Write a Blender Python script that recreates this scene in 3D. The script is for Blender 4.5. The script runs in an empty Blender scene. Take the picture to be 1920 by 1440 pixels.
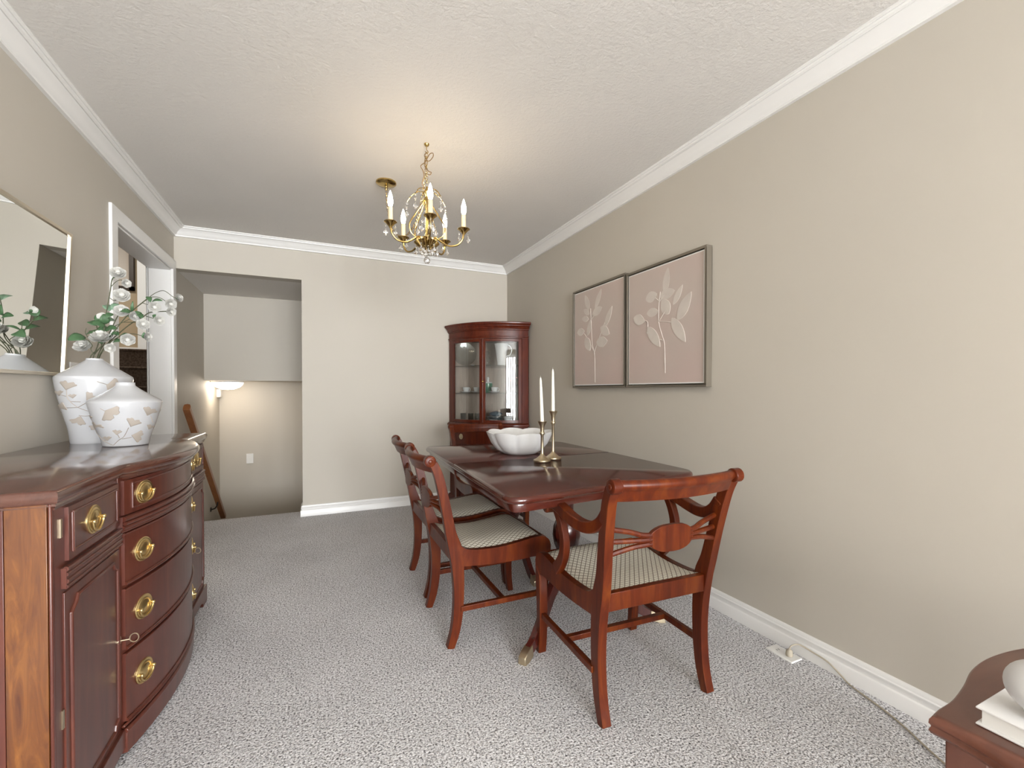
import bpy, bmesh, math, random
from mathutils import Vector as V, Matrix
R = math.radians
PI = math.pi
random.seed(7)
S = bpy.context.scene
col = S.collection

# ---------------------------------------------------------------- camera, light, exposure
CAMH = 1.1165
cd = bpy.data.cameras.new('camera')
cd.sensor_width = 36
cd.lens = 825.3 / 1920 * 36
cd.shift_y = 22.3 / 1920
cd.clip_start = 0.02
cam = bpy.data.objects.new('camera', cd)
col.objects.link(cam)
cam.location = (0, 0, CAMH)
cam.rotation_euler = (R(90 - 0.666), 0, R(-24.098))
S.camera = cam

S.view_settings.view_transform = 'Standard'
S.view_settings.look = 'None'
S.view_settings.gamma = 1
S.view_settings.use_curve_mapping = False
S.view_settings.exposure = 0.13

XR, XL, YB, YF, ZC = 1.877, -1.025, 4.323, -6.0, 2.42
WX0, WX1, WZ0, WZ1 = -0.85, 1.70, 0.10, 2.20          # the window behind the camera

w = bpy.data.worlds.new('sky')
S.world = w
w.use_nodes = True
w.node_tree.nodes['Background'].inputs[0].default_value = (0.75, 0.88, 1.0, 1)
w.node_tree.nodes['Background'].inputs[1].default_value = 1.5

def area(name, loc, rot, sx, sy, power, color):
    l = bpy.data.lights.new(name, 'AREA')
    l.shape = 'RECTANGLE'; l.size = sx; l.size_y = sy; l.energy = power; l.color = color
    o = bpy.data.objects.new(name, l); col.objects.link(o)
    o.location = loc; o.rotation_euler = rot
    return o
# daylight entering through the front window
area('window_daylight', ((WX0 + WX1) / 2, YF - 0.25, (WZ0 + WZ1) / 2), (R(90), 0, 0), WX1 - WX0, WZ1 - WZ0, 790, (0.94, 0.97, 1.0))
# fill light through an added side window, invented to brighten the left wall
LY0, LY1, LZ0, LZ1 = -5.0, -2.2, 0.10, 2.10
area('side_fill_light', (XR + 0.30, (LY0 + LY1) / 2, (LZ0 + LZ1) / 2), (R(90), 0, R(90)), LY1 - LY0, LZ1 - LZ0, 420, (0.94, 0.97, 1.0))

# unseen fill light added to brighten the hall beyond the doorway
area('hall_fill_light', (-2.3, 5.6, 3.15), (0, 0, 0), 0.5, 0.5, 26, (1.0, 0.92, 0.80))

# ---------------------------------------------------------------- materials
def nodes(name):
    m = bpy.data.materials.new(name); m.use_nodes = True
    nt = m.node_tree
    return m, nt, nt.nodes['Principled BSDF']

def plain(name, c, rough=0.5, metal=0.0, coat=0.0, spec=0.5, trans=0.0, ior=1.45):
    m, nt, b = nodes(name)
    b.inputs['Base Color'].default_value = (*c, 1)
    b.inputs['Roughness'].default_value = rough
    b.inputs['Metallic'].default_value = metal
    b.inputs['Coat Weight'].default_value = coat
    b.inputs['Coat Roughness'].default_value = 0.08
    b.inputs['Specular IOR Level'].default_value = spec
    b.inputs['Transmission Weight'].default_value = trans
    b.inputs['IOR'].default_value = ior
    return m

def ramp(nt, stops):
    r = nt.nodes.new('ShaderNodeValToRGB')
    e = r.color_ramp.elements
    while len(e) < len(stops): e.new(0.5)
    for i, (p, c) in enumerate(stops):
        e[i].position = p; e[i].color = (*c, 1)
    return r

def coords(nt, scale=(1, 1, 1), kind='Object'):
    t = nt.nodes.new('ShaderNodeTexCoord'); mp = nt.nodes.new('ShaderNodeMapping')
    mp.inputs['Scale'].default_value = scale
    nt.links.new(t.outputs[kind], mp.inputs['Vector'])
    return mp.outputs['Vector']

def noise(nt, vec, scale, detail=3, rough=0.5, dist=0.0):
    n = nt.nodes.new('ShaderNodeTexNoise')
    n.inputs['Scale'].default_value = scale; n.inputs['Detail'].default_value = detail
    n.inputs['Roughness'].default_value = rough; n.inputs['Distortion'].default_value = dist
    nt.links.new(vec, n.inputs['Vector'])
    return n

def bump(nt, b, fac, strength, dist):
    bp = nt.nodes.new('ShaderNodeBump')
    bp.inputs['Strength'].default_value = strength; bp.inputs['Distance'].default_value = dist
    nt.links.new(fac, bp.inputs['Height']); nt.links.new(bp.outputs[0], b.inputs['Normal'])
    return bp

def paint(name, c, c2, rough=0.7, bs=None, bstr=0.2, bd=0.001, ns=1.2):
    m, nt, b = nodes(name)
    v = coords(nt)
    n = noise(nt, v, ns, 3)
    r = ramp(nt, [(0.35, c), (0.65, c2)])
    nt.links.new(n.outputs[0], r.inputs[0]); nt.links.new(r.outputs[0], b.inputs['Base Color'])
    b.inputs['Roughness'].default_value = rough
    if bs:
        n2 = noise(nt, v, bs, 4, 0.6)
        bump(nt, b, n2.outputs[0], bstr, bd)
    return m

def wood(name, dark, mid, light, rough=0.3, coat=0.3, scale=(3, 3, 0.35), ns=9, dist=0.8):
    m, nt, b = nodes(name)
    v = coords(nt, scale)
    n = noise(nt, v, ns, 6, 0.6, dist)
    r = ramp(nt, [(0.25, dark), (0.5, mid), (0.75, light)])
    nt.links.new(n.outputs[0], r.inputs[0]); nt.links.new(r.outputs[0], b.inputs['Base Color'])
    b.inputs['Roughness'].default_value = rough
    b.inputs['Coat Weight'].default_value = coat
    b.inputs['Coat Roughness'].default_value = 0.12
    return m

M = {}
M['wall'] = paint('warm_grey_wall_paint', (0.50, 0.462, 0.398), (0.515, 0.476, 0.412), 0.65, 220, 0.05, 0.0006)
M['ceiling'] = paint('stippled_ceiling_paint', (0.70, 0.675, 0.64), (0.73, 0.705, 0.67), 0.85, 75, 0.45, 0.006)
M['trim'] = paint('white_trim_paint', (0.80, 0.79, 0.77), (0.82, 0.81, 0.79), 0.35)
M['hall'] = paint('tan_hall_paint', (0.42, 0.33, 0.22), (0.44, 0.35, 0.235), 0.65)
M['chair'] = wood('red_mahogany', (0.048, 0.006, 0.0015), (0.088, 0.0135, 0.0025), (0.155, 0.034, 0.005), 0.34, 0.0)
M['table'] = wood('dark_mahogany_top', (0.040, 0.007, 0.005), (0.058, 0.011, 0.006), (0.078, 0.016, 0.008), 0.17, 0.3, (0.5, 4, 4), 7)
M['tdark'] = wood('dark_mahogany', (0.035, 0.007, 0.005), (0.06, 0.010, 0.007), (0.09, 0.016, 0.009), 0.25, 0.4)
M['side'] = wood('brown_mahogany', (0.058, 0.014, 0.009), (0.088, 0.022, 0.013), (0.118, 0.032, 0.018), 0.34, 0.28)
M['sidetop'] = wood('mahogany_top', (0.055, 0.020, 0.014), (0.085, 0.032, 0.021), (0.11, 0.044, 0.028), 0.17, 0.7, (4, 0.5, 4), 7)
M['veneer'] = wood('golden_veneer', (0.065, 0.017, 0.005), (0.125, 0.040, 0.008), (0.20, 0.074, 0.013), 0.35, 0.3, (5, 5, 0.8), 6, 2.2)
M['cab'] = wood('cabinet_mahogany', (0.050, 0.007, 0.003), (0.085, 0.013, 0.005), (0.125, 0.024, 0.007), 0.28, 0.2)
M['lining'] = wood('cabinet_lining', (0.20, 0.15, 0.12), (0.24, 0.185, 0.15), (0.28, 0.22, 0.185), 0.5, 0.0)
M['endtop'] = wood('end_table_mahogany', (0.11, 0.036, 0.021), (0.145, 0.050, 0.029), (0.175, 0.064, 0.037), 0.38, 0.15, (0.6, 4, 4), 6)
M['rail'] = wood('oak_handrail', (0.17, 0.055, 0.016), (0.24, 0.085, 0.025), (0.30, 0.115, 0.035), 0.4, 0.2)
M['brass'] = plain('polished_brass', (0.52, 0.37, 0.14), 0.2, 1.0)
M['pullbrass'] = plain('aged_brass', (0.70, 0.53, 0.25), 0.32, 1.0)
M['oldbrass'] = plain('brushed_brass', (0.55, 0.46, 0.32), 0.35, 1.0)
M['champagne'] = plain('champagne_metal', (0.66, 0.58, 0.46), 0.3, 1.0)
M['pewter'] = plain('weathered_silver_frame', (0.19, 0.165, 0.13), 0.45, 0.4)
M['dark'] = plain('black_iron', (0.03, 0.025, 0.02), 0.45, 0.5)
M['darkframe'] = plain('espresso_frame', (0.035, 0.022, 0.015), 0.4)
M['mirror'] = plain('silvered_glass', (0.88, 0.89, 0.87), 0.01, 1.0)
M['ceramic'] = plain('white_glazed_ceramic', (0.47, 0.47, 0.48), 0.22, 0, 0.5)
M['relief'] = plain('taupe_unglazed_relief', (0.36, 0.315, 0.27), 0.6)
M['bowl'] = plain('white_stoneware', (0.70, 0.695, 0.685), 0.3, 0, 0.3)
M['wax'] = plain('white_wax', (0.80, 0.76, 0.67), 0.45)
M['sleeve'] = plain('candle_sleeve', (0.66, 0.55, 0.37), 0.5)
M['petal'] = plain('white_petal', (0.52, 0.507, 0.47), 0.6)
M['leaf'] = plain('green_leaf', (0.055, 0.115, 0.05), 0.5)
M['paleleaf'] = plain('pale_green_leaf', (0.16, 0.26, 0.17), 0.5)
M['stem'] = plain('dark_stem', (0.07, 0.075, 0.04), 0.6)
M['pink'] = paint('pink_wash_canvas', (0.50, 0.425, 0.38), (0.53, 0.415, 0.375), 0.7, None, ns=2.5)
M['motif'] = paint('pale_leaf_paint', (0.62, 0.565, 0.51), (0.56, 0.50, 0.455), 0.7, None, ns=9)
M['plastic'] = plain('white_plastic', (0.80, 0.79, 0.76), 0.4)
M['cord'] = plain('grey_beige_cord', (0.42, 0.37, 0.29), 0.5)
M['goldcord'] = plain('brown_gold_cord', (0.20, 0.12, 0.05), 0.4, 0.3)
M['crystal'] = plain('crystal_glass', (1, 1, 1), 0.0, 0, 0, 0.5, 1.0, 1.5)
M['book'] = plain('white_book_cloth', (0.83, 0.82, 0.81), 0.5)
M['paper'] = plain('white_book_pages', (0.80, 0.79, 0.76), 0.7)
M['blueware'] = plain('blue_grey_glaze', (0.12, 0.16, 0.19), 0.25, 0, 0.4)
M['green'] = plain('green_glass_glaze', (0.05, 0.16, 0.10), 0.2, 0, 0.4)
M['rose'] = plain('pink_petal', (0.55, 0.28, 0.25), 0.5)
M['mat'] = plain('white_picture_mat', (0.62, 0.56, 0.50), 0.7)
M['stair_carpet'] = paint('dark_brown_carpet', (0.07, 0.046, 0.032), (0.16, 0.115, 0.085), 0.95, 300, 0.5, 0.003, 60)

def emis(name, c, s):
    m, nt, b = nodes(name)
    b.inputs['Base Color'].default_value = (*c, 1)
    b.inputs['Emission Color'].default_value = (*c, 1)
    b.inputs['Emission Strength'].default_value = s
    return m
M['bulb'] = emis('lit_flame_bulb', (1.0, 0.83, 0.60), 70)
M['dome'] = emis('lit_frosted_dome', (1.0, 0.88, 0.74), 17)

def thin_glass(name, tint=(1, 1, 1), k=1.0):
    m = bpy.data.materials.new(name); m.use_nodes = True
    nt = m.node_tree; nt.nodes.clear()
    o = nt.nodes.new('ShaderNodeOutputMaterial'); mx = nt.nodes.new('ShaderNodeMixShader')
    t = nt.nodes.new('ShaderNodeBsdfTransparent'); g = nt.nodes.new('ShaderNodeBsdfGlossy')
    f = nt.nodes.new('ShaderNodeFresnel'); ge = nt.nodes.new('ShaderNodeNewGeometry')
    io = nt.nodes.new('ShaderNodeMath'); io.operation = 'MULTIPLY_ADD'      # same index seen from either face of the pane
    io.inputs[1].default_value = 1 / 1.5 - 1.5; io.inputs[2].default_value = 1.5
    nt.links.new(ge.outputs['Backfacing'], io.inputs[0]); nt.links.new(io.outputs[0], f.inputs[0])
    t.inputs[0].default_value = (*tint, 1); g.inputs['Roughness'].default_value = 0.01
    nt.links.new(f.outputs[0], mx.inputs[0]); nt.links.new(t.outputs[0], mx.inputs[1])
    nt.links.new(g.outputs[0], mx.inputs[2]); nt.links.new(mx.outputs[0], o.inputs[0])
    return m
M['pane'] = thin_glass('clear_pane_glass', (0.97, 0.98, 0.97))
M['glassware'] = thin_glass('clear_glassware', (0.86, 0.88, 0.88))

def carpet_mat():
    m, nt, b = nodes('grey_fleck_carpet')
    v = coords(nt)
    vo = nt.nodes.new('ShaderNodeTexVoronoi'); vo.inputs['Scale'].default_value = 180
    vo.inputs['Randomness'].default_value = 1.0
    nz = noise(nt, v, 120, 2)
    mixv = nt.nodes.new('ShaderNodeVectorMath'); mixv.operation = 'MULTIPLY_ADD'
    nt.links.new(nz.outputs['Color'], mixv.inputs[0]); mixv.inputs[1].default_value = (0.012, 0.012, 0.012)
    nt.links.new(v, mixv.inputs[2]); nt.links.new(mixv.outputs[0], vo.inputs['Vector'])
    tone = nt.nodes.new('ShaderNodeTexNoise'); tone.inputs['Scale'].default_value = 150
    tone.inputs['Detail'].default_value = 4; tone.inputs['Roughness'].default_value = 0.7
    nt.links.new(v, tone.inputs['Vector'])
    r1 = ramp(nt, [(0.37, (0.05, 0.047, 0.049)), (0.465, (0.56, 0.55, 0.56)), (0.58, (0.95, 0.935, 0.95))])
    nt.links.new(tone.outputs[0], r1.inputs[0])
    r2 = ramp(nt, [(0.0, (1, 1, 1)), (0.6, (0.95, 0.95, 0.95)), (1.0, (0.50, 0.48, 0.47))])
    nt.links.new(vo.outputs['Distance'], r2.inputs[0])
    mul = nt.nodes.new('ShaderNodeMix'); mul.data_type = 'RGBA'; mul.blend_type = 'MULTIPLY'
    mul.inputs['Factor'].default_value = 1.0
    nt.links.new(r1.outputs[0], mul.inputs['A']); nt.links.new(r2.outputs[0], mul.inputs['B'])
    big = noise(nt, v, 2.6, 3)
    r3 = ramp(nt, [(0.3, (0.88, 0.88, 0.88)), (0.7, (1, 1, 1))])
    nt.links.new(big.outputs[0], r3.inputs[0])
    mul2 = nt.nodes.new('ShaderNodeMix'); mul2.data_type = 'RGBA'; mul2.blend_type = 'MULTIPLY'
    mul2.inputs['Factor'].default_value = 1.0
    nt.links.new(mul.outputs['Result'], mul2.inputs['A']); nt.links.new(r3.outputs[0], mul2.inputs['B'])
    nt.links.new(mul2.outputs['Result'], b.inputs['Base Color'])
    b.inputs['Roughness'].default_value = 0.95
    b.inputs['Specular IOR Level'].default_value = 0.1
    inv = nt.nodes.new('ShaderNodeMath'); inv.operation = 'SUBTRACT'; inv.inputs[0].default_value = 1
    nt.links.new(vo.outputs['Distance'], inv.inputs[1])
    bump(nt, b, inv.outputs[0], 0.5, 0.006)
    return m
M['carpet'] = carpet_mat()

def fabric_mat():
    # cream upholstery with a trellis of diamonds, each with a small centre dot
    m, nt, b = nodes('cream_trellis_fabric')
    tc = nt.nodes.new('ShaderNodeTexCoord'); sp = nt.nodes.new('ShaderNodeSeparateXYZ')
    nt.links.new(tc.outputs['Object'], sp.inputs[0])
    def mt(op, a, bb=None):
        n = nt.nodes.new('ShaderNodeMath'); n.operation = op
        for i, q in enumerate((a, bb)):
            if q is None: continue
            if isinstance(q, (int, float)): n.inputs[i].default_value = q
            else: nt.links.new(q, n.inputs[i])
        return n.outputs[0]
    u = mt('MULTIPLY', sp.outputs[0], 1 / 0.021)
    vv = mt('MULTIPLY', sp.outputs[1], 1 / 0.028)
    a = mt('ABSOLUTE', mt('SUBTRACT', mt('FRACT', mt('ADD', u, vv)), 0.5))
    c = mt('ABSOLUTE', mt('SUBTRACT', mt('FRACT', mt('SUBTRACT', u, vv)), 0.5))
    line = mt('GREATER_THAN', mt('MAXIMUM', a, c), 0.405)
    d = mt('ADD', mt('POWER', a, 2), mt('POWER', c, 2))
    dot = mt('LESS_THAN', d, 0.006)
    k = mt('MAXIMUM', line, mt('MULTIPLY', dot, 0.35))
    mx = nt.nodes.new('ShaderNodeMix'); mx.data_type = 'RGBA'
    nt.links.new(k, mx.inputs['Factor'])
    mx.inputs['A'].default_value = (0.70, 0.66, 0.56, 1); mx.inputs['B'].default_value = (0.20, 0.165, 0.12, 1)
    nt.links.new(mx.outputs['Result'], b.inputs['Base Color'])
    b.inputs['Roughness'].default_value = 0.55
    bump(nt, b, k, 0.25, 0.002)
    return m
M['fabric'] = fabric_mat()

for k_ in ('chair', 'cab'): M[k_].node_tree.nodes['Principled BSDF'].inputs['Specular IOR Level'].default_value = 0.25

# ---------------------------------------------------------------- mesh tools
def crom(pts, n=6, closed=False):
    P = [V(p) for p in pts]
    out = []
    N = len(P)
    for i in range(N if closed else N - 1):
        if closed:
            p0, p1, p2, p3 = P[(i - 1) % N], P[i], P[(i + 1) % N], P[(i + 2) % N]
        else:
            p0, p1, p2, p3 = P[max(i - 1, 0)], P[i], P[i + 1], P[min(i + 2, N - 1)]
        for k in range(n):
            t = k / n
            out.append(0.5 * (2 * p1 + (p2 - p0) * t + (2 * p0 - 5 * p1 + 4 * p2 - p3) * t * t + (3 * p1 - p0 - 3 * p2 + p3) * t ** 3))
    if not closed: out.append(P[-1])
    return out

class MB:
    def __init__(s):
        s.bm = bmesh.new(); s.mi = 0
    def face(s, vs):
        try:
            f = s.bm.faces.new(vs); f.material_index = s.mi; return f
        except ValueError:
            return None
    def loft(s, loops, cap=True, closed=True, ring=False):
        L = [[s.bm.verts.new(p) for p in lp] for lp in loops]
        n = len(L[0])
        pairs = list(zip(L[:-1], L[1:])) + ([(L[-1], L[0])] if ring else [])
        for a, b in pairs:
            for i in range(n if closed else n - 1):
                j = (i + 1) % n
                s.face([a[i], a[j], b[j], b[i]])
        if cap and closed and not ring:
            s.face(L[0][::-1]); s.face(L[-1])
        return s
    def box(s, a, b):
        (x0, y0, z0), (x1, y1, z1) = a, b
        return s.loft([[(x0, y0, z0), (x1, y0, z0), (x1, y1, z0), (x0, y1, z0)], [(x0, y0, z1), (x1, y0, z1), (x1, y1, z1), (x0, y1, z1)]])
    def extrude(s, loop, vec):
        v = V(vec)
        return s.loft([[V(p) for p in loop], [V(p) + v for p in loop]])
    def lathe(s, prof, c=(0, 0, 0), seg=24, mat=None, sx=1, sy=1):
        c = V(c); loops = []
        for r, z in prof:
            r = max(r, 1e-5)
            lp = [V((r * sx * math.cos(2 * PI * k / seg), r * sy * math.sin(2 * PI * k / seg), z)) for k in range(seg)]
            loops.append([(mat @ q if mat else q) + c for q in lp])
        return s.loft(loops)
    def tube(s, path, rad, seg=8, closed=False, flat=None):
        P = [V(p) for p in path]; n = len(P); loops = []
        up = None
        for i in range(n):
            if closed: t = P[(i + 1) % n] - P[i - 1]
            else: t = P[min(i + 1, n - 1)] - P[max(i - 1, 0)]
            t.normalize()
            if up is None:
                a = V((0, 0, 1)) if abs(t.z) < 0.9 else V((1, 0, 0))
                up = (a - t * a.dot(t)).normalized()
            else:
                up = (up - t * up.dot(t)).normalized()
            b = t.cross(up)
            r = rad[i] if isinstance(rad, (list, tuple)) else rad
            loops.append([P[i] + r * (math.cos(2 * PI * k / seg) * up + math.sin(2 * PI * k / seg) * b) for k in range(seg)])
        return s.loft(loops, ring=closed)
    def ball(s, c, r, seg=12, rz=None):
        rz = rz or r
        n = max(6, seg // 2)
        return s.lathe([(r * math.sin(PI * k / n), -rz * math.cos(PI * k / n)) for k in range(n + 1)], c, seg)
    def build(s, name, mat, parent=None, bevel=0, smooth=38, seg=2, clean=True):
        bm = s.bm
        if clean: bmesh.ops.remove_doubles(bm, verts=bm.verts, dist=1e-6)
        bmesh.ops.recalc_face_normals(bm, faces=bm.faces)
        me = bpy.data.meshes.new(name)
        if parent is not None and parent.type == 'EMPTY':
            bmesh.ops.translate(bm, verts=bm.verts, vec=-parent.location)
        elif parent is not None and parent.parent is not None:
            bmesh.ops.translate(bm, verts=bm.verts, vec=-parent.parent.location)
        bm.to_mesh(me); bm.free()
        for m in (mat if isinstance(mat, list) else [mat]): me.materials.append(m)
        if smooth:
            me.shade_smooth(); me.set_sharp_from_angle(angle=R(smooth))
        o = bpy.data.objects.new(name, me); col.objects.link(o)
        if parent is not None: o.parent = parent
        if bevel:
            b = o.modifiers.new('bevel', 'BEVEL'); b.width = bevel; b.segments = seg
            b.limit_method = 'ANGLE'; b.angle_limit = R(40); b.harden_normals = False
        return o

def tag(o, label=None, cat=None, group=None, kind=None):
    if label: o['label'] = label
    if cat: o['category'] = cat
    if group: o['group'] = group
    if kind: o['kind'] = kind
    return o

def thing(name, label, cat, loc, group=None):
    o = bpy.data.objects.new(name, None); col.objects.link(o)
    o.empty_display_size = 0.05
    o.location = loc
    return tag(o, label, cat, group)

def struct(name, mb, mat, bevel=0):
    return tag(mb.build(name, mat, None, bevel), kind='structure')

def copy_tree(o, parent=None):
    c = o.copy(); col.objects.link(c)
    if parent is not None: c.parent = parent
    for ch in list(o.children): copy_tree(ch, c)
    return c

def arc(f0, f1, n): return [f0 + (f1 - f0) * k / n for k in range(n + 1)]

# ---------------------------------------------------------------- the room
DY0, DY1, DZ = 3.180, 4.240, 2.069        # doorway in the left wall
NX1, NZ, NY = -0.105, 2.097, 5.341        # stair opening in the back wall, depth of the bulkhead
WT = 0.14
struct('floor', MB().box((XL, YF, -0.06), (XR, YB, 0)).box((XL, YB, -0.06), (NX1, 4.50, 0)).box((-3.2, 2.2, -0.06), (XL - WT, 6.99, 0)).box((XL - WT, DY0, -0.06), (XL, DY1, 0)), M['carpet'])
struct('ceiling', MB().box((XL - WT, YF, ZC), (XR + 0.1, YB + 0.12, ZC + 0.1)), M['ceiling'])
struct('wall_right', MB().box((XR, LY1, -0.06), (XR + 0.1, YB + 0.12, ZC)).box((XR, YF - 0.1, -0.06), (XR + 0.1, LY0, ZC))
       .box((XR, LY0, -0.06), (XR + 0.1, LY1, LZ0)).box((XR, LY0, LZ1), (XR + 0.1, LY1, ZC)), M['wall'])
struct('wall_left', MB().box((XL - WT, YF - 0.1, -0.06), (XL, LY0, ZC)).box((XL - WT, LY0, -0.06), (XL, DY0, ZC)).box((XL - WT, DY0, DZ), (XL, DY1, ZC))
       .box((XL - WT, DY1, -1.8), (XL, 6.22, ZC)), M['wall'])
struct('wall_back', MB().box((NX1, YB, -1.8), (XR, YB + 0.12, ZC)).box((XL, YB, NZ), (NX1, YB + 0.12, ZC)), M['wall'])
struct('wall_stair_right', MB().box((NX1, YB + 0.12, -1.8), (NX1 + 0.1, 6.22, NZ)), M['wall'])
struct('wall_stair_bulkhead', MB().box((XL, NY, 1.222), (NX1, 6.10, NZ)), M['wall'])
struct('wall_stair_back', MB().box((XL, 6.10, -1.8), (NX1, 6.22, NZ)), M['wall'])
struct('ceiling_stair', MB().box((XL, YB + 0.12, NZ), (NX1, 6.22, NZ + 0.1)), M['ceiling'])
st = MB()
for k in range(7):
    st.box((XL, 4.50 + 0.225 * k, -1.8), (NX1, 4.50 + 0.225 * (k + 1) if k < 6 else 6.10, -0.19 * (k + 1)))
struct('floor_stair_down', st, M['carpet'])
# rear wall with the window that lights the room
struct('wall_front', MB().box((XL - WT, YF - 0.12, -0.06), (WX0, YF, ZC)).box((WX1, YF - 0.12, -0.06), (XR + 0.1, YF, ZC))
       .box((WX0, YF - 0.12, -0.06), (WX1, YF, WZ0)).box((WX0, YF - 0.12, WZ1), (WX1, YF, ZC)), M['wall'])
wf = MB()
wf.box((WX0 - 0.07, YF, WZ0 - 0.07), (WX1 + 0.07, YF + 0.02, WZ0)).box((WX0 - 0.07, YF, WZ1), (WX1 + 0.07, YF + 0.02, WZ1 + 0.07))
wf.box((WX0 - 0.07, YF, WZ0), (WX0, YF + 0.02, WZ1)).box((WX1, YF, WZ0), (WX1 + 0.07, YF + 0.02, WZ1))
for k in range(1, 4):
    x = WX0 + (WX1 - WX0) * k / 4
    wf.box((x - 0.11, YF - 0.08, WZ0), (x + 0.11, YF - 0.02, WZ1))
struct('window_1', wf, M['trim'])
wf = MB()
wf.box((XR - 0.02, LY0 - 0.07, LZ1), (XR, LY1 + 0.07, LZ1 + 0.07)).box((XR - 0.02, LY0 - 0.07, 0.0), (XR, LY1 + 0.07, LZ0))
wf.box((XR - 0.02, LY0 - 0.07, LZ0), (XR, LY0, LZ1)).box((XR - 0.02, LY1, LZ0), (XR, LY1 + 0.07, LZ1))
for k in range(1, 3):
    y = LY0 + (LY1 - LY0) * k / 3
    wf.box((XR + 0.04, y - 0.04, LZ0), (XR + 0.09, y + 0.04, LZ1))
struct('window_added', wf, M['trim'])  # frame of the invented side window, put in for the fill light
# hall behind the doorway: walls, stairs up, picture
struct('wall_hall_back', MB().box((-3.3, 7.0, -0.06), (XL - WT, 7.1, 3.2)), M['hall'])
struct('wall_hall_left', MB().box((-3.3, 2.2, -0.06), (-3.2, 7.0, 3.2)), M['hall'])
struct('wall_hall_front', MB().box((-3.3, 2.1, -0.06), (XL - WT, 2.2, 3.2)), M['hall'])
struct('ceiling_hall', MB().box((-3.3, 2.1, 3.2), (XL - WT, 7.1, 3.3)), M['ceiling'])
sc = thing('staircase', 'dark brown carpeted stairs rising through the white doorway', 'stairs', (-2.2, 3.95, 0))
for k in range(8):
    m = MB().box((-3.195, 3.95 + 0.25 * k, 0), (-1.17, 6.99, 0.193 * (k + 1) - 0.02))
    m.box((-3.195, 3.93 + 0.25 * k, 0.193 * (k + 1) - 0.02), (-1.17, 6.99, 0.193 * (k + 1)))
    m.build('step', M['stair_carpet'], sc, 0.006)
struct('baseboard_hall', MB().box((-3.2, 6.985, 1.544), (-1.17, 7.0, 1.66)), M['trim'])
struct('trim_hall', MB().box((-2.03, 6.97, 1.544), (-1.93, 7.0, 2.9)), M['trim'])
hp = thing('picture_frame', 'dark framed picture with pale mat seen through the doorway on the hall wall', 'picture', (-2.42, 6.99, 2.28))
fx0, fx1, fz0, fz1 = -2.75, -2.06, 2.37, 3.0
MB().box((fx0, 6.95, fz0), (fx1, 6.998, fz0 + 0.045)).box((fx0, 6.95, fz1 - 0.045), (fx1, 6.998, fz1)).box((fx0, 6.95, fz0), (fx0 + 0.045, 6.998, fz1)).box((fx1 - 0.045, 6.95, fz0), (fx1, 6.998, fz1)).build('frame', M['darkframe'], hp)
MB().box((fx0 + 0.04, 6.975, fz0 + 0.04), (fx1 - 0.04, 6.99, fz1 - 0.04)).build('mat_board', M['mat'], hp)

# cornice: profile in (out from the wall, down from the ceiling)
CRP = [(0, 0), (0.090, 0), (0.090, 0.006), (0.083, 0.010), (0.078, 0.008), (0.076, 0.016), (0.068, 0.020), (0.062, 0.017), (0.058, 0.022),
       (0.046, 0.030), (0.034, 0.042), (0.024, 0.055), (0.017, 0.060), (0.017, 0.070), (0, 0.070)]
def cornice(name, a, b, nrm, m0, m1):
    a, b, nrm = V(a), V(b), V(nrm); d = (b - a).normalized()
    la = [a + nrm * p + d * (p * m0) + V((0, 0, -q)) for p, q in CRP]
    lb = [b + nrm * p - d * (p * m1) + V((0, 0, -q)) for p, q in CRP]
    struct(name, MB().loft([la, lb]), M['trim'])
cornice('trim_cornice_left', (XL, YF, ZC), (XL, YB, ZC), (1, 0, 0), 1, 1)
cornice('trim_cornice_right', (XR, YF, ZC), (XR, YB, ZC), (-1, 0, 0), 1, 1)
cornice('trim_cornice_back', (XL, YB, ZC), (XR, YB, ZC), (0, -1, 0), 1, 1)
BBP = [(0, 0), (0.018, 0), (0.018, 0.052), (0.016, 0.055), (0.011, 0.057), (0.012, 0.072), (0.015, 0.076), (0.015, 0.080), (0.010, 0.083), (0.010, 0.090), (0.006, 0.097), (0, 0.098)]
def base(name, a, b, nrm, m0=0, m1=0, z=0):
    a, b, nrm = V(a), V(b), V(nrm); d = (b - a).normalized()
    la = [a + nrm * p + d * (p * m0) + V((0, 0, q + z)) for p, q in BBP]
    lb = [b + nrm * p - d * (p * m1) + V((0, 0, q + z)) for p, q in BBP]
    struct(name, MB().loft([la, lb]), M['trim'])
base('baseboard_right', (XR, LY1 + 0.07, 0), (XR, YB, 0), (-1, 0, 0), 0, 1)
base('baseboard_back', (NX1, YB, 0), (XR, YB, 0), (0, -1, 0), -1, 1)
base('baseboard_stair', (NX1, YB, 0), (NX1, YB + 0.14, 0), (-1, 0, 0), -1, 0)
base('baseboard_left', (XL, YF, 0), (XL, DY0 - 0.082, 0), (1, 0, 0), 0, 0)
# door casing and jamb
t = MB()
for y0, y1 in ((DY0 - 0.08, DY0), (DY1, DY1 + 0.078)):
    t.box((XL, y0, 0), (XL + 0.016, y1, DZ + 0.078)); t.box((XL - WT - 0.016, y0, 0), (XL - WT, y1, DZ + 0.078))
for xa, xb in ((XL, XL + 0.016), (XL - WT - 0.016, XL - WT)):
    t.box((xa, DY0, DZ), (xb, DY1, DZ + 0.078))
t.box((XL - WT, DY0, 0), (XL, DY0 + 0.012, DZ)).box((XL - WT, DY1 - 0.012, 0), (XL, DY1, DZ)).box((XL - WT, DY0 + 0.012, DZ - 0.012), (XL, DY1 - 0.012, DZ))
struct('trim_door', t, M['trim'], 0.003)

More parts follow.
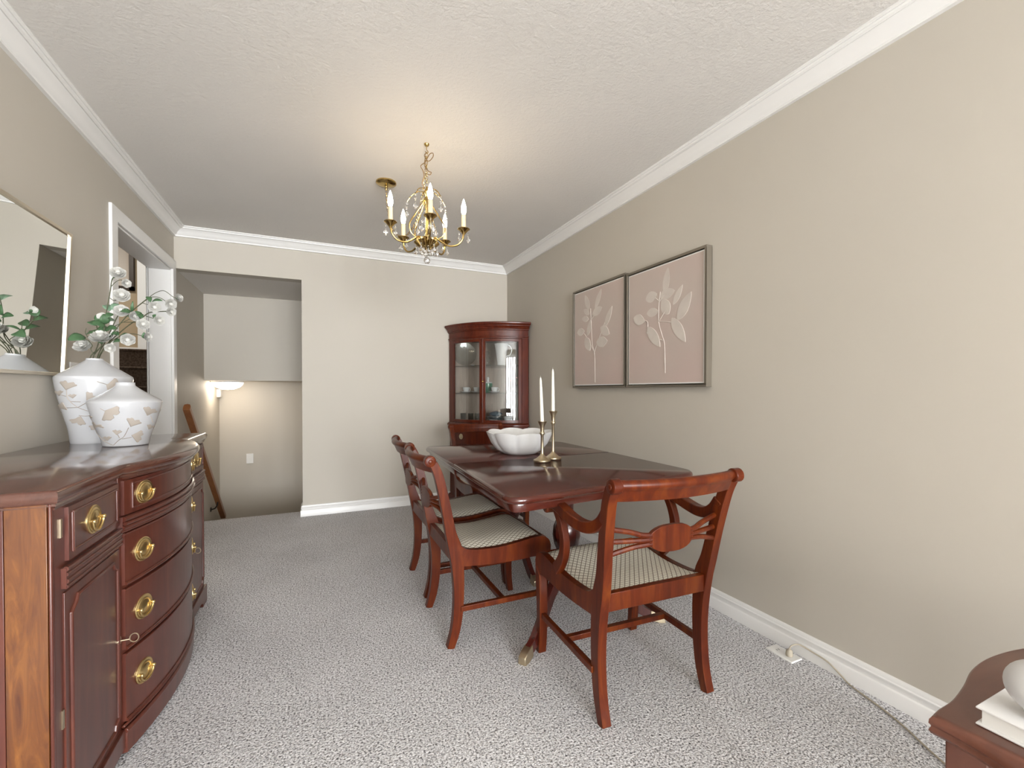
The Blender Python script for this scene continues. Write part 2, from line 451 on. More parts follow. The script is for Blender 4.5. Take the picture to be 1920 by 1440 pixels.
# ---------------------------------------------------------------- stair fittings
hr = thing('handrail', 'brown wooden handrail slanting down the stairwell wall', 'handrail', (-0.965, 4.398, 0.96))
a, b = V((-0.962, 4.385, 0.985)), V((-0.962, 5.92, -0.315))
prof = [(-0.024, -0.03), (0.024, -0.03), (0.026, 0.005), (0.02, 0.026), (0.0, 0.032), (-0.02, 0.026), (-0.026, 0.005)]
d = (b - a).normalized(); nn = V((1, 0, 0)).cross(d).normalized()
if nn.z < 0: nn = -nn
MB().loft([[a + V((p, 0, 0)) + nn * q for p, q in prof], [b + V((p, 0, 0)) + nn * q for p, q in prof]]).build('rail', M['rail'], hr, 0.003)
for k in (0.30, 0.80):
    c = a.lerp(b, k) - nn * 0.03
    m = MB().tube(crom([(-1.02, c.y, c.z - 0.075), (-0.985, c.y, c.z - 0.065), (-0.965, c.y, c.z - 0.03), (-0.962, c.y, c.z + 0.002)], 5), 0.0065)
    m.lathe([(0.026, 0), (0.026, 0.004), (0.012, 0.010), (0, 0.010)], (-1.0245, c.y, c.z - 0.075), 16, Matrix.Rotation(R(90), 3, 'Y'))
    m.build('bracket', M['dark'], hr)
dl = thing('dome_light', 'round white dome light glowing under the stair bulkhead', 'ceiling light', (-0.87, 5.66, 1.12))
MB().lathe([(0.155, 1.206), (0.155, 1.222), (0, 1.222)], (-0.87, 5.66, 0), 32).build('mount', M['trim'], dl)
MB().lathe([(0.001, 1.128), (0.06, 1.134), (0.11, 1.155), (0.14, 1.185), (0.146, 1.206), (0, 1.206)], (-0.87, 5.66, 0), 32).build('dome_shade', M['dome'], dl)
def switch(label, c, axis, wdt=0.072, hgt=0.116):
    o = thing('light_switch', label, 'switch', c)
    c = V(c); e = V((1, 0, 0)) if axis == 'y' else V((0, 1, 0)); n = V((0, -1, 0)) if axis == 'y' else V((1, 0, 0))
    def plate(w, h, t, z0, nm):
        lp = [c + e * sx * w / 2 + V((0, 0, sz * h / 2)) + n * z0 for sx, sz in ((-1, -1), (1, -1), (1, 1), (-1, 1))]
        MB().extrude(lp, n * t).build(nm, M['plastic'], o, 0.0015)
    plate(wdt, hgt, 0.006, 0, 'plate'); plate(0.032, 0.066, 0.004, 0.006, 'rocker')
switch('white rocker light switch on the lower stairwell wall', (-0.718, 6.099, 0.305), 'y')
switch('white light switch plate on the wall behind the tall vase', (XL + 0.001, 2.715, 1.19), 'x', 0.115)
mb = MB().box((XL + 0.0005, 5.95, 1.045), (XL + 0.035, 6.07, 1.135)); mb.box((XL + 0.035, 5.97, 1.06), (XL + 0.038, 6.05, 1.12))
tag(mb.build('wall_sensor', M['plastic'], None, 0.003), 'small white box mounted on the stairwell wall beside the dome light', 'wall box')

# ---------------------------------------------------------------- chairs
def outline(front, back):
    return [V(p) for p in front] + [V(p) for p in reversed(back)]

def make_chair(label, arm=False):
    W = 0.485 if arm else 0.43            # outside width over the rear feet
    hw = W / 2; TH = 0.034
    root = thing('dining_armchair' if arm else 'dining_chair', label, 'chair', (0, 0, 0), None if arm else 'side chairs around the dining table')
    wd = M['chair']
    # centre line of post: depth d, height z, thickness
    cl = [(0.000, 0.000, 0.032), (0.022, 0.070, 0.038), (0.034, 0.150, 0.042), (0.038, 0.240, 0.045), (0.034, 0.340, 0.052), (0.022, 0.430, 0.058),
          (0.002, 0.500, 0.046), (-0.018, 0.600, 0.041), (-0.040, 0.700, 0.039), (-0.058, 0.765, 0.037), (-0.080, 0.812, 0.034)]
    c3 = crom([V((q[0], q[1], q[2])) for q in cl], 4)
    fr, bk = [], []
    for i, q in enumerate(c3):
        tg = (c3[min(i + 1, len(c3) - 1)] - c3[max(i - 1, 0)]); tg.z = 0; tg.normalize()
        nr = V((tg.y, -tg.x, 0))
        fr.append((q.x + nr.x * q.z / 2, q.y + nr.y * q.z / 2)); bk.append((q.x - nr.x * q.z / 2, q.y - nr.y * q.z / 2))
    splay = 0.030 if arm else 0.022
    def sx(z): return splay * max(0, (z - 0.45)) / 0.4
    for s in (-1, 1):
        loops = []
        for (fd, fz), (bd, bz) in zip(fr, bk):
            z = (fz + bz) / 2
            xo = s * (hw + sx(z)); xi = s * (hw - TH + sx(z))
            loops.append([(xo, fd, fz), (xi, fd, fz), (xi, bd, bz), (xo, bd, bz)])
        m = MB().loft(loops)
        xo = s * (hw + sx(0.82)); xi = s * (hw - TH + sx(0.82))
        # rolled scroll at the head of the post
        m.lathe([(0.0, -0.001), (0.019, -0.001), (0.0245, 0.002), (0.0245, TH - 0.002), (0.019, TH + 0.001), (0, TH + 0.001)], (min(xo, xi), -0.092, 0.820), 20, Matrix.Rotation(R(90), 3, 'Y'))
        m.lathe([(0.010, 0), (0.010, 0.003), (0.006, 0.005), (0, 0.005)], (xo, -0.092, 0.820), 14, Matrix.Rotation(R(90 * s), 3, 'Y'))
        m.build('back_post', wd, root, 0.003)
        # front leg, gently sabred
        fl = [(0.484, 0.375, 0.470, 0.375), (0.482, 0.33, 0.440, 0.33), (0.474, 0.24, 0.434, 0.24), (0.468, 0.14, 0.434, 0.14), (0.470, 0.07, 0.438, 0.07), (0.478, 0.0, 0.448, 0.0)]
        fs = 0.012
        xo2, xi2 = s * (hw + fs), s * (hw + fs - 0.036)
        loops = [[(xo2, f, z), (xi2, f, z), (xi2, bb, z2), (xo2, bb, z2)] for f, z, bb, z2 in reversed(fl)]
        MB().loft(loops).build('leg', wd, root, 0.003)
        # swept seat side rail ending in a rolled front
        top = crom([(0.020, 0.470), (0.042, 0.446), (0.088, 0.420), (0.215, 0.414), (0.322, 0.424), (0.405, 0.436), (0.450, 0.432), (0.476, 0.414), (0.486, 0.385)], 4)
        bot = crom([(0.030, 0.352), (0.12, 0.345), (0.215, 0.340), (0.322, 0.340), (0.405, 0.345), (0.450, 0.335), (0.474, 0.330), (0.481, 0.335), (0.484, 0.345)], 4)
        lo = [(p.x, p.y) for p in bot]; up = [(p.x, p.y) for p in top]
        loops = []
        for (ad, az), (bd, bz) in zip(up, lo):
            k = max(0, min(1, bd / 0.47)); xo3 = s * (hw + 0.012 * k - 0.002); xi3 = xo3 - s * 0.026
            loops.append([(xo3, ad, az), (xi3, ad, az), (xi3, bd, bz), (xo3, bd, bz)])
        MB().loft(loops).build('seat_rail', wd, root, 0.002)
        # side stretcher
        MB().box((s * (hw - 0.004) - 0.010, 0.045, 0.155), (s * (hw - 0.004) + 0.010, 0.445, 0.178)).build('stretcher', wd, root, 0.002)
    MB().box((-hw + 0.012, 0.235, 0.156), (hw - 0.012, 0.258, 0.177)).build('stretcher', wd, root, 0.002)
    MB().box((-hw + 0.03, 0.004, 0.375), (hw - 0.03, 0.028, 0.437)).build('seat_rail', wd, root, 0.002)
    m = MB(); q = crom([(0.474, 0.34), (0.482, 0.365), (0.484, 0.395), (0.474, 0.420), (0.452, 0.434)], 3)
    m.loft([[(x, p.x, p.y) for p in q] + [(x, 0.452, 0.36)] for x in (-hw + 0.015, hw - 0.015)]); m.build('seat_rail', wd, root)
    # drop-in seat
    m = MB(); nx, ny = 12, 14; grid = []
    pt = crom([(0.030, 0.440), (0.088, 0.422), (0.215, 0.416), (0.322, 0.426), (0.405, 0.436), (0.445, 0.434), (0.462, 0.420)], 4)
    def ztop(dd):
        for p0, p1 in zip(pt[:-1], pt[1:]):
            if p0.x <= dd <= p1.x: return p0.y + (p1.y - p0.y) * (dd - p0.x) / (p1.x - p0.x)
        return pt[-1].y
    for i in range(ny + 1):
        dd = 0.030 + 0.430 * i / ny; row = []
        for j in range(nx + 1):
            u = -1 + 2 * j / nx
            hwx = hw - 0.026 + 0.010 * i / ny
            e = (1 - u ** 4) * (1 - (2 * i / ny - 1) ** 6)
            row.append((u * hwx, dd, ztop(dd) - 0.004 + 0.020 * e))
        grid.append(row)
    top = [[m.bm.verts.new(p) for p in r] for r in grid]
    for i in range(ny):
        for j in range(nx): m.face([top[i][j], top[i][j + 1], top[i + 1][j + 1], top[i + 1][j]])
    edge = [top[0][j] for j in range(nx + 1)] + [top[i][nx] for i in range(1, ny + 1)] + [top[ny][j] for j in range(nx - 1, -1, -1)] + [top[i][0] for i in range(ny - 1, 0, -1)]
    low = [m.bm.verts.new(v.co - V((0, 0, 0.035))) for v in edge]
    for i in range(len(edge)):
        j = (i + 1) % len(edge); m.face([edge[i], low[i], low[j], edge[j]])
    m.face(low)
    m.build('seat', M['fabric'], root, smooth=60)
    # top rail: a roll over a flat board, bowed backwards
    hx = hw - TH + sx(0.82) + 0.004
    sec = []
    for k in range(11):
        a_ = R(-65 + 275 * k / 10)
        sec.append((0.017 * math.cos(a_), 0.017 * math.sin(a_)))
    sec = [(-q[0], q[1]) for q in sec]            # roll, open towards the board
    sec = sec + [(0.016, -0.022), (0.028, -0.050), (0.012, -0.054), (-0.002, -0.022)]
    loops = []
    for k in range(19):
        u = -1 + k / 9
        bow = 0.038 * (1 - u * u)
        loops.append([(u * hx, -0.090 - bow + p, 0.822 + q) for p, q in sec])
    MB().loft(loops).build('top_rail', wd, root, 0.0)
    # splat: an oval tablet held by three rungs on each side
    z0 = 0.622
    def yb(x): return -0.024 - 0.035 * (1 - (x / (hw - TH)) ** 2)
    m = MB(); n = 28; ring = []
    ow, oh = 0.095, 0.046
    for k in range(n):
        a_ = 2 * PI * k / n; ca, sa = math.cos(a_), math.sin(a_)
        x = ow * math.copysign(abs(ca) ** 0.8, ca); z = oh * math.copysign(abs(sa) ** 1.0, sa)
        ring.append((x, z))
    m.loft([[(x, yb(x) - 0.008 - 0.25 * z * 0, z0 + z) for x, z in ring], [(x, yb(x) + 0.008, z0 + z) for x, z in ring]])
    sp = m.build('splat', wd, root, 0.002)
    for s in (-1, 1):
        for k in (-1, 0, 1):
            xe = s * (hw - TH + sx(0.63) + 0.006)
            pts = [(s * 0.080, yb(0.08), z0 + k * 0.014), (s * 0.115, yb(0.115), z0 + k * 0.017), (s * 0.155, yb(0.155) if hw - TH > 0.16 else -0.03, z0 + k * 0.026 + (0.003 if k else 0)), (xe, -0.022 if k < 1 else -0.026, z0 + k * 0.043)]
            MB().tube(crom(pts, 5), 0.0092, 8).build('rung', wd, sp)
    if arm:
        for s in (-1, 1):
            xa = s * (hw + 0.016)
            pth = crom([(-0.038, 0.722), (-0.012, 0.686), (0.028, 0.660), (0.080, 0.651), (0.140, 0.658), (0.200, 0.672), (0.258, 0.682), (0.300, 0.679), (0.326, 0.666)], 4)
            loops = []
            for i, q in enumerate(pth):
                tg = (pth[min(i + 1, len(pth) - 1)] - pth[max(i - 1, 0)]).normalized(); nr = V((-tg.y, tg.x))
                tk = 0.020; k = i / (len(pth) - 1); e = min(1, k / 0.6); e = e * e * (3 - 2 * e); xx = s * (hw - TH / 2 + sx(0.68)) * (1 - e) + (xa + s * 0.010 * math.sin(PI * k)) * e; wx = 0.016 + 0.004 * k
                loops.append([(xx + wx, q.x - nr.x * tk, q.y - nr.y * tk), (xx + wx, q.x + nr.x * tk, q.y + nr.y * tk), (xx - wx, q.x + nr.x * tk, q.y + nr.y * tk), (xx - wx, q.x - nr.x * tk, q.y - nr.y * tk)])
            m = MB().loft(loops)
            xt = xa + s * 0.006
            m.lathe([(0, -0.021), (0.018, -0.021), (0.023, -0.018), (0.023, 0.018), (0.018, 0.021), (0, 0.021)], (xt, 0.330, 0.657), 20, Matrix.Rotation(R(90), 3, 'Y'))
            m.build('arm', wd, root, 0.004)
            pth = crom([(0.262, 0.668), (0.232, 0.625), (0.212, 0.568), (0.218, 0.510), (0.248, 0.462), (0.285, 0.425)], 4)
            loops = []
            for i, q in enumerate(pth):
                tg = (pth[min(i + 1, len(pth) - 1)] - pth[max(i - 1, 0)]).normalized(); nr = V((-tg.y, tg.x)); tk = 0.016 + 0.008 * (i / len(pth)) ** 2
                xx = xa + s * 0.014 * (1 - i / len(pth)) - s * 0.006
                loops.append([(xx + 0.014, q.x - nr.x * tk, q.y - nr.y * tk), (xx + 0.014, q.x + nr.x * tk, q.y + nr.y * tk), (xx - 0.014, q.x + nr.x * tk, q.y + nr.y * tk), (xx - 0.014, q.x - nr.x * tk, q.y - nr.y * tk)])
            MB().loft(loops).build('arm_support', wd, root, 0.004)
    return root

armc = make_chair('red mahogany armchair with scrolled arms at the near end of the dining table', True)
armc.location = (1.100, 1.192, 0); armc.rotation_euler.z = R(-2.0)
ch = make_chair('mahogany side chair nearest the camera on the left side of the dining table')
ch.location = (0.530, 2.045, 0); ch.rotation_euler.z = R(-90)
ch2 = copy_tree(ch); ch2.location = (0.545, 2.550, 0); ch2.rotation_euler.z = R(-90)
ch2['label'] = 'farther mahogany side chair on the left side of the dining table, nearer the back wall'
ch3 = copy_tree(ch); ch3.location = (1.235, 3.420, 0); ch3.rotation_euler.z = R(180)
ch3['label'] = 'mahogany chair at the far head of the dining table, in front of the corner cabinet'

# ---------------------------------------------------------------- dining table
tb = thing('dining_table', 'dark mahogany double pedestal dining table with polished rounded-corner top', 'table', (1.12, 2.15, 0))
ZT = 0.745
def rounded(pts, rad, n=6):
    out = []
    N = len(pts)
    for i in range(N):
        p0, p1, p2 = V(pts[i - 1]), V(pts[i]), V(pts[(i + 1) % N]); r = rad[i]
        if r == 0: out.append(p1); continue
        a_ = p1 + (p0 - p1).normalized() * r; c_ = p1 + (p2 - p1).normalized() * r
        for k in range(n + 1):
            q = k / n; out.append((1 - q) ** 2 * a_ + 2 * q * (1 - q) * p1 + q * q * c_)
    return out
def slab(pts, prof):
    # stacked outline, prof = (inset, z)
    loops = []
    N = len(pts)
    for ins, z in prof:
        lp = []
        for i in range(N):
            tg = (V(pts[(i + 1) % N]) - V(pts[i - 1])).normalized(); nr = V((-tg.y, tg.x))
            q = V(pts[i]) + nr * ins; lp.append((q.x, q.y, z))
        loops.append(lp)
    return loops
c00, c10, c11, c01 = (0.605, 1.375), (1.615, 1.490), (1.640, 2.830), (0.665, 2.925)
s0, s1 = (0.640, 2.165), (1.628, 2.190)
TP = [(0.034, ZT - 0.060), (0.024, ZT - 0.060), (0.020, ZT - 0.036), (0.022, ZT - 0.029), (0.006, ZT - 0.027), (0.000, ZT - 0.022), (-0.002, ZT - 0.014), (0.002, ZT - 0.005), (0.008, ZT)]
MB().loft(slab(rounded([c00, c10, s1, s0], [0.085, 0.10, 0, 0]), TP)).build('table_top_leaf', M['table'], tb, smooth=50)
MB().loft(slab(rounded([(s0[0], s0[1] + 0.0015), (s1[0], s1[1] + 0.0015), c11, c01], [0, 0, 0.10, 0.085]), TP)).build('table_top_leaf', M['table'], tb, smooth=50)
ap = [(0.76, 1.60), (1.49, 1.66), (1.50, 2.66), (0.80, 2.74)]
MB().loft(slab([V(p) for p in ap], [(0.0, ZT - 0.115), (0, ZT - 0.060)])).build('apron', M['tdark'], tb, 0.003)
PED = [(0.001, 0.215), (0.045, 0.22), (0.062, 0.235), (0.062, 0.255), (0.050, 0.262), (0.058, 0.275), (0.040, 0.290), (0.034, 0.305), (0.046, 0.33), (0.062, 0.37), (0.068, 0.41), (0.064, 0.45), (0.050, 0.485),
       (0.040, 0.50), (0.048, 0.51), (0.042, 0.52), (0.034, 0.53), (0.036, 0.58), (0.040, 0.60), (0.050, 0.605), (0.050, 0.615), (0.042, 0.62), (0.055, 0.635), (0.001, 0.636)]
def pedestal(cx, cy, feet):
    m = MB().lathe(PED, (cx, cy, 0), 28); m.box((cx - 0.16, cy - 0.05, 0.632), (cx + 0.16, cy + 0.05, ZT - 0.060))
    pd = m.build('pedestal', M['tdark'], tb, 0)
    for fx, fy in feet:
        dv = V((fx - cx, fy - cy, 0)); L = dv.length; dv.normalize(); sd = V((-dv.y, dv.x, 0))
        pth = crom([(0.03, 0.262), (0.09, 0.245), (0.17, 0.185), (0.25, 0.105), (0.31, 0.055), (0.355, 0.035)], 5)
        k = L / 0.39
        loops = []; n = len(pth)
        for i, q in enumerate(pth):
            tg = (pth[min(i + 1, n - 1)] - pth[max(i - 1, 0)]).normalized(); nr = V((-tg.y, tg.x)); h = 0.030 - 0.013 * i / n; wv = 0.022 - 0.004 * i / n
            base_ = V((cx, cy, 0)) + dv * (q.x * k) + V((0, 0, q.y))
            ov = dv * nr.x + V((0, 0, nr.y))
            loops.append([base_ + sd * wv - ov * h, base_ + sd * wv * 0.7 + ov * h, base_ - sd * wv * 0.7 + ov * h, base_ - sd * wv - ov * h])
        lg = MB().loft(loops).build('leg', M['tdark'], tb, 0.002)
        e0 = V((cx, cy, 0)) + dv * (0.345 * k); e1 = V((cx, cy, 0)) + dv * (0.405 * k)
        cap = [[e0 + sd * a_ + V((0, 0, z)) for a_, z in ((-0.021, 0.010), (0.021, 0.010), (0.017, 0.056), (-0.017, 0.056))],
               [e0.lerp(e1, 0.6) + sd * a_ + V((0, 0, z)) for a_, z in ((-0.021, 0.0), (0.021, 0.0), (0.017, 0.046), (-0.017, 0.046))],
               [e1 + sd * a_ + V((0, 0, z)) for a_, z in ((-0.018, 0.0), (0.018, 0.0), (0.016, 0.030), (-0.016, 0.030))]]
        MB().loft(cap).build('toe_cap', M['oldbrass'], lg, 0.003)
pedestal(1.125, 1.86, [(0.775, 1.615), (1.525, 1.640), (1.14, 2.06)])
pedestal(1.150, 2.56, [(1.150, 2.235), (0.83, 2.80), (1.47, 2.80)])
m = MB().box((0.985, 2.06, 0.50), (1.025, 2.10, 0.63)); m.box((0.945, 2.03, 0.60), (1.065, 2.13, 0.632)); m.build('slide_block', M['tdark'], tb, 0.003)

# ---------------------------------------------------------------- table top objects
bw = MB(); n = 96; cx, cy = 1.112, 2.372
def bowl_loop(r, z, lobe, wav):
    return [(cx + (r + lobe * abs(math.sin(4 * 2 * PI * k / n)) ** 0.7 - lobe * 0.5) * math.cos(2 * PI * k / n + 0.25), cy + (r + lobe * abs(math.sin(4 * 2 * PI * k / n)) ** 0.7 - lobe * 0.5) * math.sin(2 * PI * k / n + 0.25),
             z + wav * abs(math.sin(4 * 2 * PI * k / n)) ** 0.8) for k in range(n)]
bw.loft([bowl_loop(0.001, ZT + 0.001, 0, 0), bowl_loop(0.085, ZT + 0.001, 0.0, 0), bowl_loop(0.100, ZT + 0.004, 0.003, 0), bowl_loop(0.135, ZT + 0.028, 0.012, 0), bowl_loop(0.167, ZT + 0.066, 0.012, 0.001), bowl_loop(0.189, ZT + 0.108, 0.010, 0.005), bowl_loop(0.198, ZT + 0.124, 0.009, 0.010),
         bowl_loop(0.192, ZT + 0.126, 0.009, 0.010), bowl_loop(0.181, ZT + 0.108, 0.009, 0.006), bowl_loop(0.159, ZT + 0.068, 0.010, 0.002), bowl_loop(0.127, ZT + 0.034, 0.010, 0), bowl_loop(0.08, ZT + 0.014, 0.002, 0), bowl_loop(0.001, ZT + 0.012, 0, 0)])
tag(bw.build('fluted_bowl', M['bowl'], smooth=60), 'large white scalloped bowl standing on the dining table', 'bowl')

def candlestick(c, h, label, clabel, ch_, lean):
    x, y = c
    o = thing('candlestick', label, 'candlestick', (x, y, ZT), 'brass candlesticks on the dining table')
    MB().lathe([(0.001, 0.0), (0.044, 0.0), (0.046, 0.004), (0.045, 0.010), (0.040, 0.012), (0.030, 0.018), (0.014, 0.032), (0.008, 0.042), (0.0075, 0.046), (0.001, 0.046)], (x, y, ZT + 0.0005), 28).build('base', M['oldbrass'], o)
    MB().lathe([(0.001, 0.044), (0.0090, 0.044), (0.0078, 0.06), (0.0078, h - 0.075), (0.0135, h - 0.066), (0.0135, h - 0.060), (0.008, h - 0.052), (0.001, h - 0.054)], (x, y, ZT), 18).build('stem', M['oldbrass'], o)
    MB().lathe([(0.001, h - 0.055), (0.010, h - 0.055), (0.012, h - 0.028), (0.023, h - 0.006), (0.025, h), (0.021, h), (0.012, h - 0.012), (0.001, h - 0.014)], (x, y, ZT), 22).build('socket', M['oldbrass'], o)
    ca = thing('taper_candle', clabel, 'candle', (x, y, ZT + h - 0.012), 'white taper candles')
    m = MB(); z0 = ZT + h - 0.0125
    m.loft([[(x + lean * t + r * math.cos(2 * PI * k / 16), y + r * math.sin(2 * PI * k / 16), z0 + ch_ * t) for k in range(16)] for r, t in ((0.0098, 0), (0.0095, 0.25), (0.0078, 0.7), (0.0060, 0.93), (0.0035, 0.985), (0.001, 1.0))])
    m.build('wax', M['wax'], ca)
    MB().tube([(x + lean, y, z0 + ch_ - 0.002), (x + lean * 1.0, y, z0 + ch_ + 0.008)], 0.0008, 6).build('wick', M['wax'], ca)
candlestick((1.083, 2.035), 0.212, 'shorter brass candlestick on the dining table, left of the pair', 'white taper candle leaning slightly in the shorter candlestick', 0.242, -0.010)
candlestick((1.178, 2.088), 0.262, 'taller brass candlestick on the dining table, right of the pair', 'white upright taper candle in the taller candlestick', 0.240, -0.002)

# ---------------------------------------------------------------- sideboard
SC, SH = 2.075, 0.39
XF = -0.545
def bow(y): return max(0.0, 1 - ((y - SC) / SH) ** 2)
def ys(y0, y1, n=20): return [y0 + (y1 - y0) * k / n for k in range(n + 1)]
sb = thing('sideboard', 'dark mahogany bow-front sideboard with brass pulls against the left wall', 'sideboard', (-0.80, SC, 0))
def bow_slab(m, y0, y1, z0, z1, back, front, s=0.070, n=20):
    fr = [(XF + s * bow(y) + front, y) for y in ys(y0, y1, n)]
    bk = [(XF + s * bow(y) - back, y) for y in ys(y0, y1, n)]
    pl = fr + bk[::-1]
    return m.loft([[(x, y, z0) for x, y in pl], [(x, y, z1) for x, y in pl]])
def bow_bead(m, y0, y1, z, off, r, s=0.070, n=20):
    return m.tube([(XF + s * bow(y) + off, y, z) for y in ys(y0, y1, n)], r, 8)
c = MB()
c.box((-1.018, 1.336, 0.06), (XF, 1.70, 0.862)).box((-1.018, 2.45, 0.06), (XF, 2.793, 0.862))
pl = [(-1.018, 1.69)] + [(XF + 0.064 * bow(y), y) for y in ys(1.69, 2.46, 24)] + [(-1.018, 2.46)]
c.loft([[(x, y, 0.085) for x, y in pl], [(x, y, 0.862) for x, y in pl]])
c.build('case', M['side'], sb, 0.002)
# near end: framed panel with a strip of golden veneer
MB().box((-1.018, 1.328, 0.06), (-0.624, 1.3365, 0.862)).build('end_panel', M['side'], sb, 0.001)
MB().box((-0.622, 1.326, 0.06), (-0.552, 1.3365, 0.862)).build('veneer_strip', M['veneer'], sb, 0.001)
MB().box((-0.551, 1.326, 0.06), (XF + 0.001, 1.3365, 0.862)).build('corner_post', M['side'], sb, 0.003)
# top with thumb-moulded edge
out = [(-1.020, 1.318), (-0.530, 1.318), (-0.530, 1.690)] + [(-0.530 + 0.098 * bow(y), y) for y in ys(1.70, 2.45, 26)] + [(-0.530, 2.460), (-0.530, 2.815), (-1.020, 2.815)]
TPS = [(0.030, 0.846), (0.018, 0.846), (0.016, 0.853), (0.010, 0.855), (0.012, 0.860), (0.004, 0.862), (0.000, 0.868), (-0.003, 0.876), (-0.001, 0.885), (0.005, 0.891), (0.010, 0.893)]
MB().loft(slab(out, TPS)).build('top', M['sidetop'], sb, smooth=50)
def pull(parent, pos, ny):
    nrm = V((1, ny, 0)).normalized(); sd = V((-nrm.y, nrm.x, 0)); up = V((0, 0, 1))
    mt = Matrix((sd, up, nrm)).transposed()
    m = MB().lathe([(0.001, 0), (0.0405, 0), (0.0405, 0.002), (0.038, 0.004), (0.033, 0.003), (0.031, 0.005), (0.028, 0.006), (0.024, 0.004), (0.022, 0.005), (0.018, 0.007), (0.001, 0.008)], pos, 28, mt, 1.0, 0.93)
    for s in (-1, 1):
        m.tube([V(pos) + sd * (0.029 * s) + nrm * 0.003, V(pos) + sd * (0.029 * s) + nrm * 0.011], 0.0042, 8)
        m.ball(V(pos) + sd * (0.029 * s) + nrm * 0.012, 0.0055, 10)
    a_ = [V(pos) + sd * (0.031 * math.cos(R(q))) + up * (0.029 * math.sin(R(q))) + nrm * (0.011 - 0.001 * math.sin(R(-q))) for q in range(180, 361, 15)]
    m.tube(a_, 0.0030, 8)
    m.build('pull', M['pullbrass'], parent)
def key(parent, pos):
    x, y, z = pos
    m = MB().lathe([(0.012, 0), (0.012, 0.003), (0.0, 0.003)], (x, y, z), 14, Matrix.Rotation(R(90), 3, 'Y'))
    m.tube([(x, y, z), (x + 0.026, y, z)], 0.0022, 8)
    m.tube([(x + 0.026 + 0.011 - 0.011 * math.cos(R(q)), y, z + 0.003 + 0.013 * math.sin(R(q))) for q in range(0, 360, 24)], 0.0017, 6, True)
    m.build('key', M['oldbrass'], parent)
# centre drawers
DZS = [(0.738, 0.842), (0.524, 0.682), (0.326, 0.512), (0.106, 0.314)]
PZ = [0.791, 0.608, 0.422, 0.214]
for i, (z0, z1) in enumerate(DZS):
    m = MB(); bow_slab(m, 1.700, 2.450, z0, z1, 0.02, 0.008)
    if i == 0:
        for z in (z0 + 0.016, z1 - 0.012): bow_bead(m, 1.730, 2.420, z, 0.009, 0.0035)
        for y in (1.730, 2.420): m.tube([(XF + 0.07 * bow(y) + 0.009, y, z0 + 0.016), (XF + 0.07 * bow(y) + 0.009, y, z1 - 0.012)], 0.0035, 8)
    else:
        bow_bead(m, 1.700, 2.450, z0 + 0.004, 0.010, 0.005); bow_bead(m, 1.700, 2.450, z1 - 0.003, 0.008, 0.003)
    dr = m.build('drawer', M['side'], sb, 0.0)
    for y, ny in ((1.782 if i == 0 else 1.774, -0.275), (2.376, 0.275)):
        pull(dr, (XF + 0.07 * bow(y) + 0.008, y, PZ[i]), ny)
m = MB()
for z, off, r in ((0.727, 0.012, 0.008), (0.713, 0.016, 0.006), (0.700, 0.010, 0.007), (0.690, 0.006, 0.005)): bow_bead(m, 1.690, 2.460, z, off, r)
bow_slab(m, 1.690, 2.460, 0.686, 0.734, 0.02, 0.010)
m.build('divider_moulding', M['side'], sb)
m = MB(); bow_slab(m, 1.688, 2.462, 0.016, 0.080, 0.10, 0.018, 0.060); bow_bead(m, 1.688, 2.462, 0.083, 0.014, 0.008, 0.062); bow_bead(m, 1.688, 2.462, 0.097, 0.008, 0.005, 0.066)
m.build('plinth', M['side'], sb, 0.002)
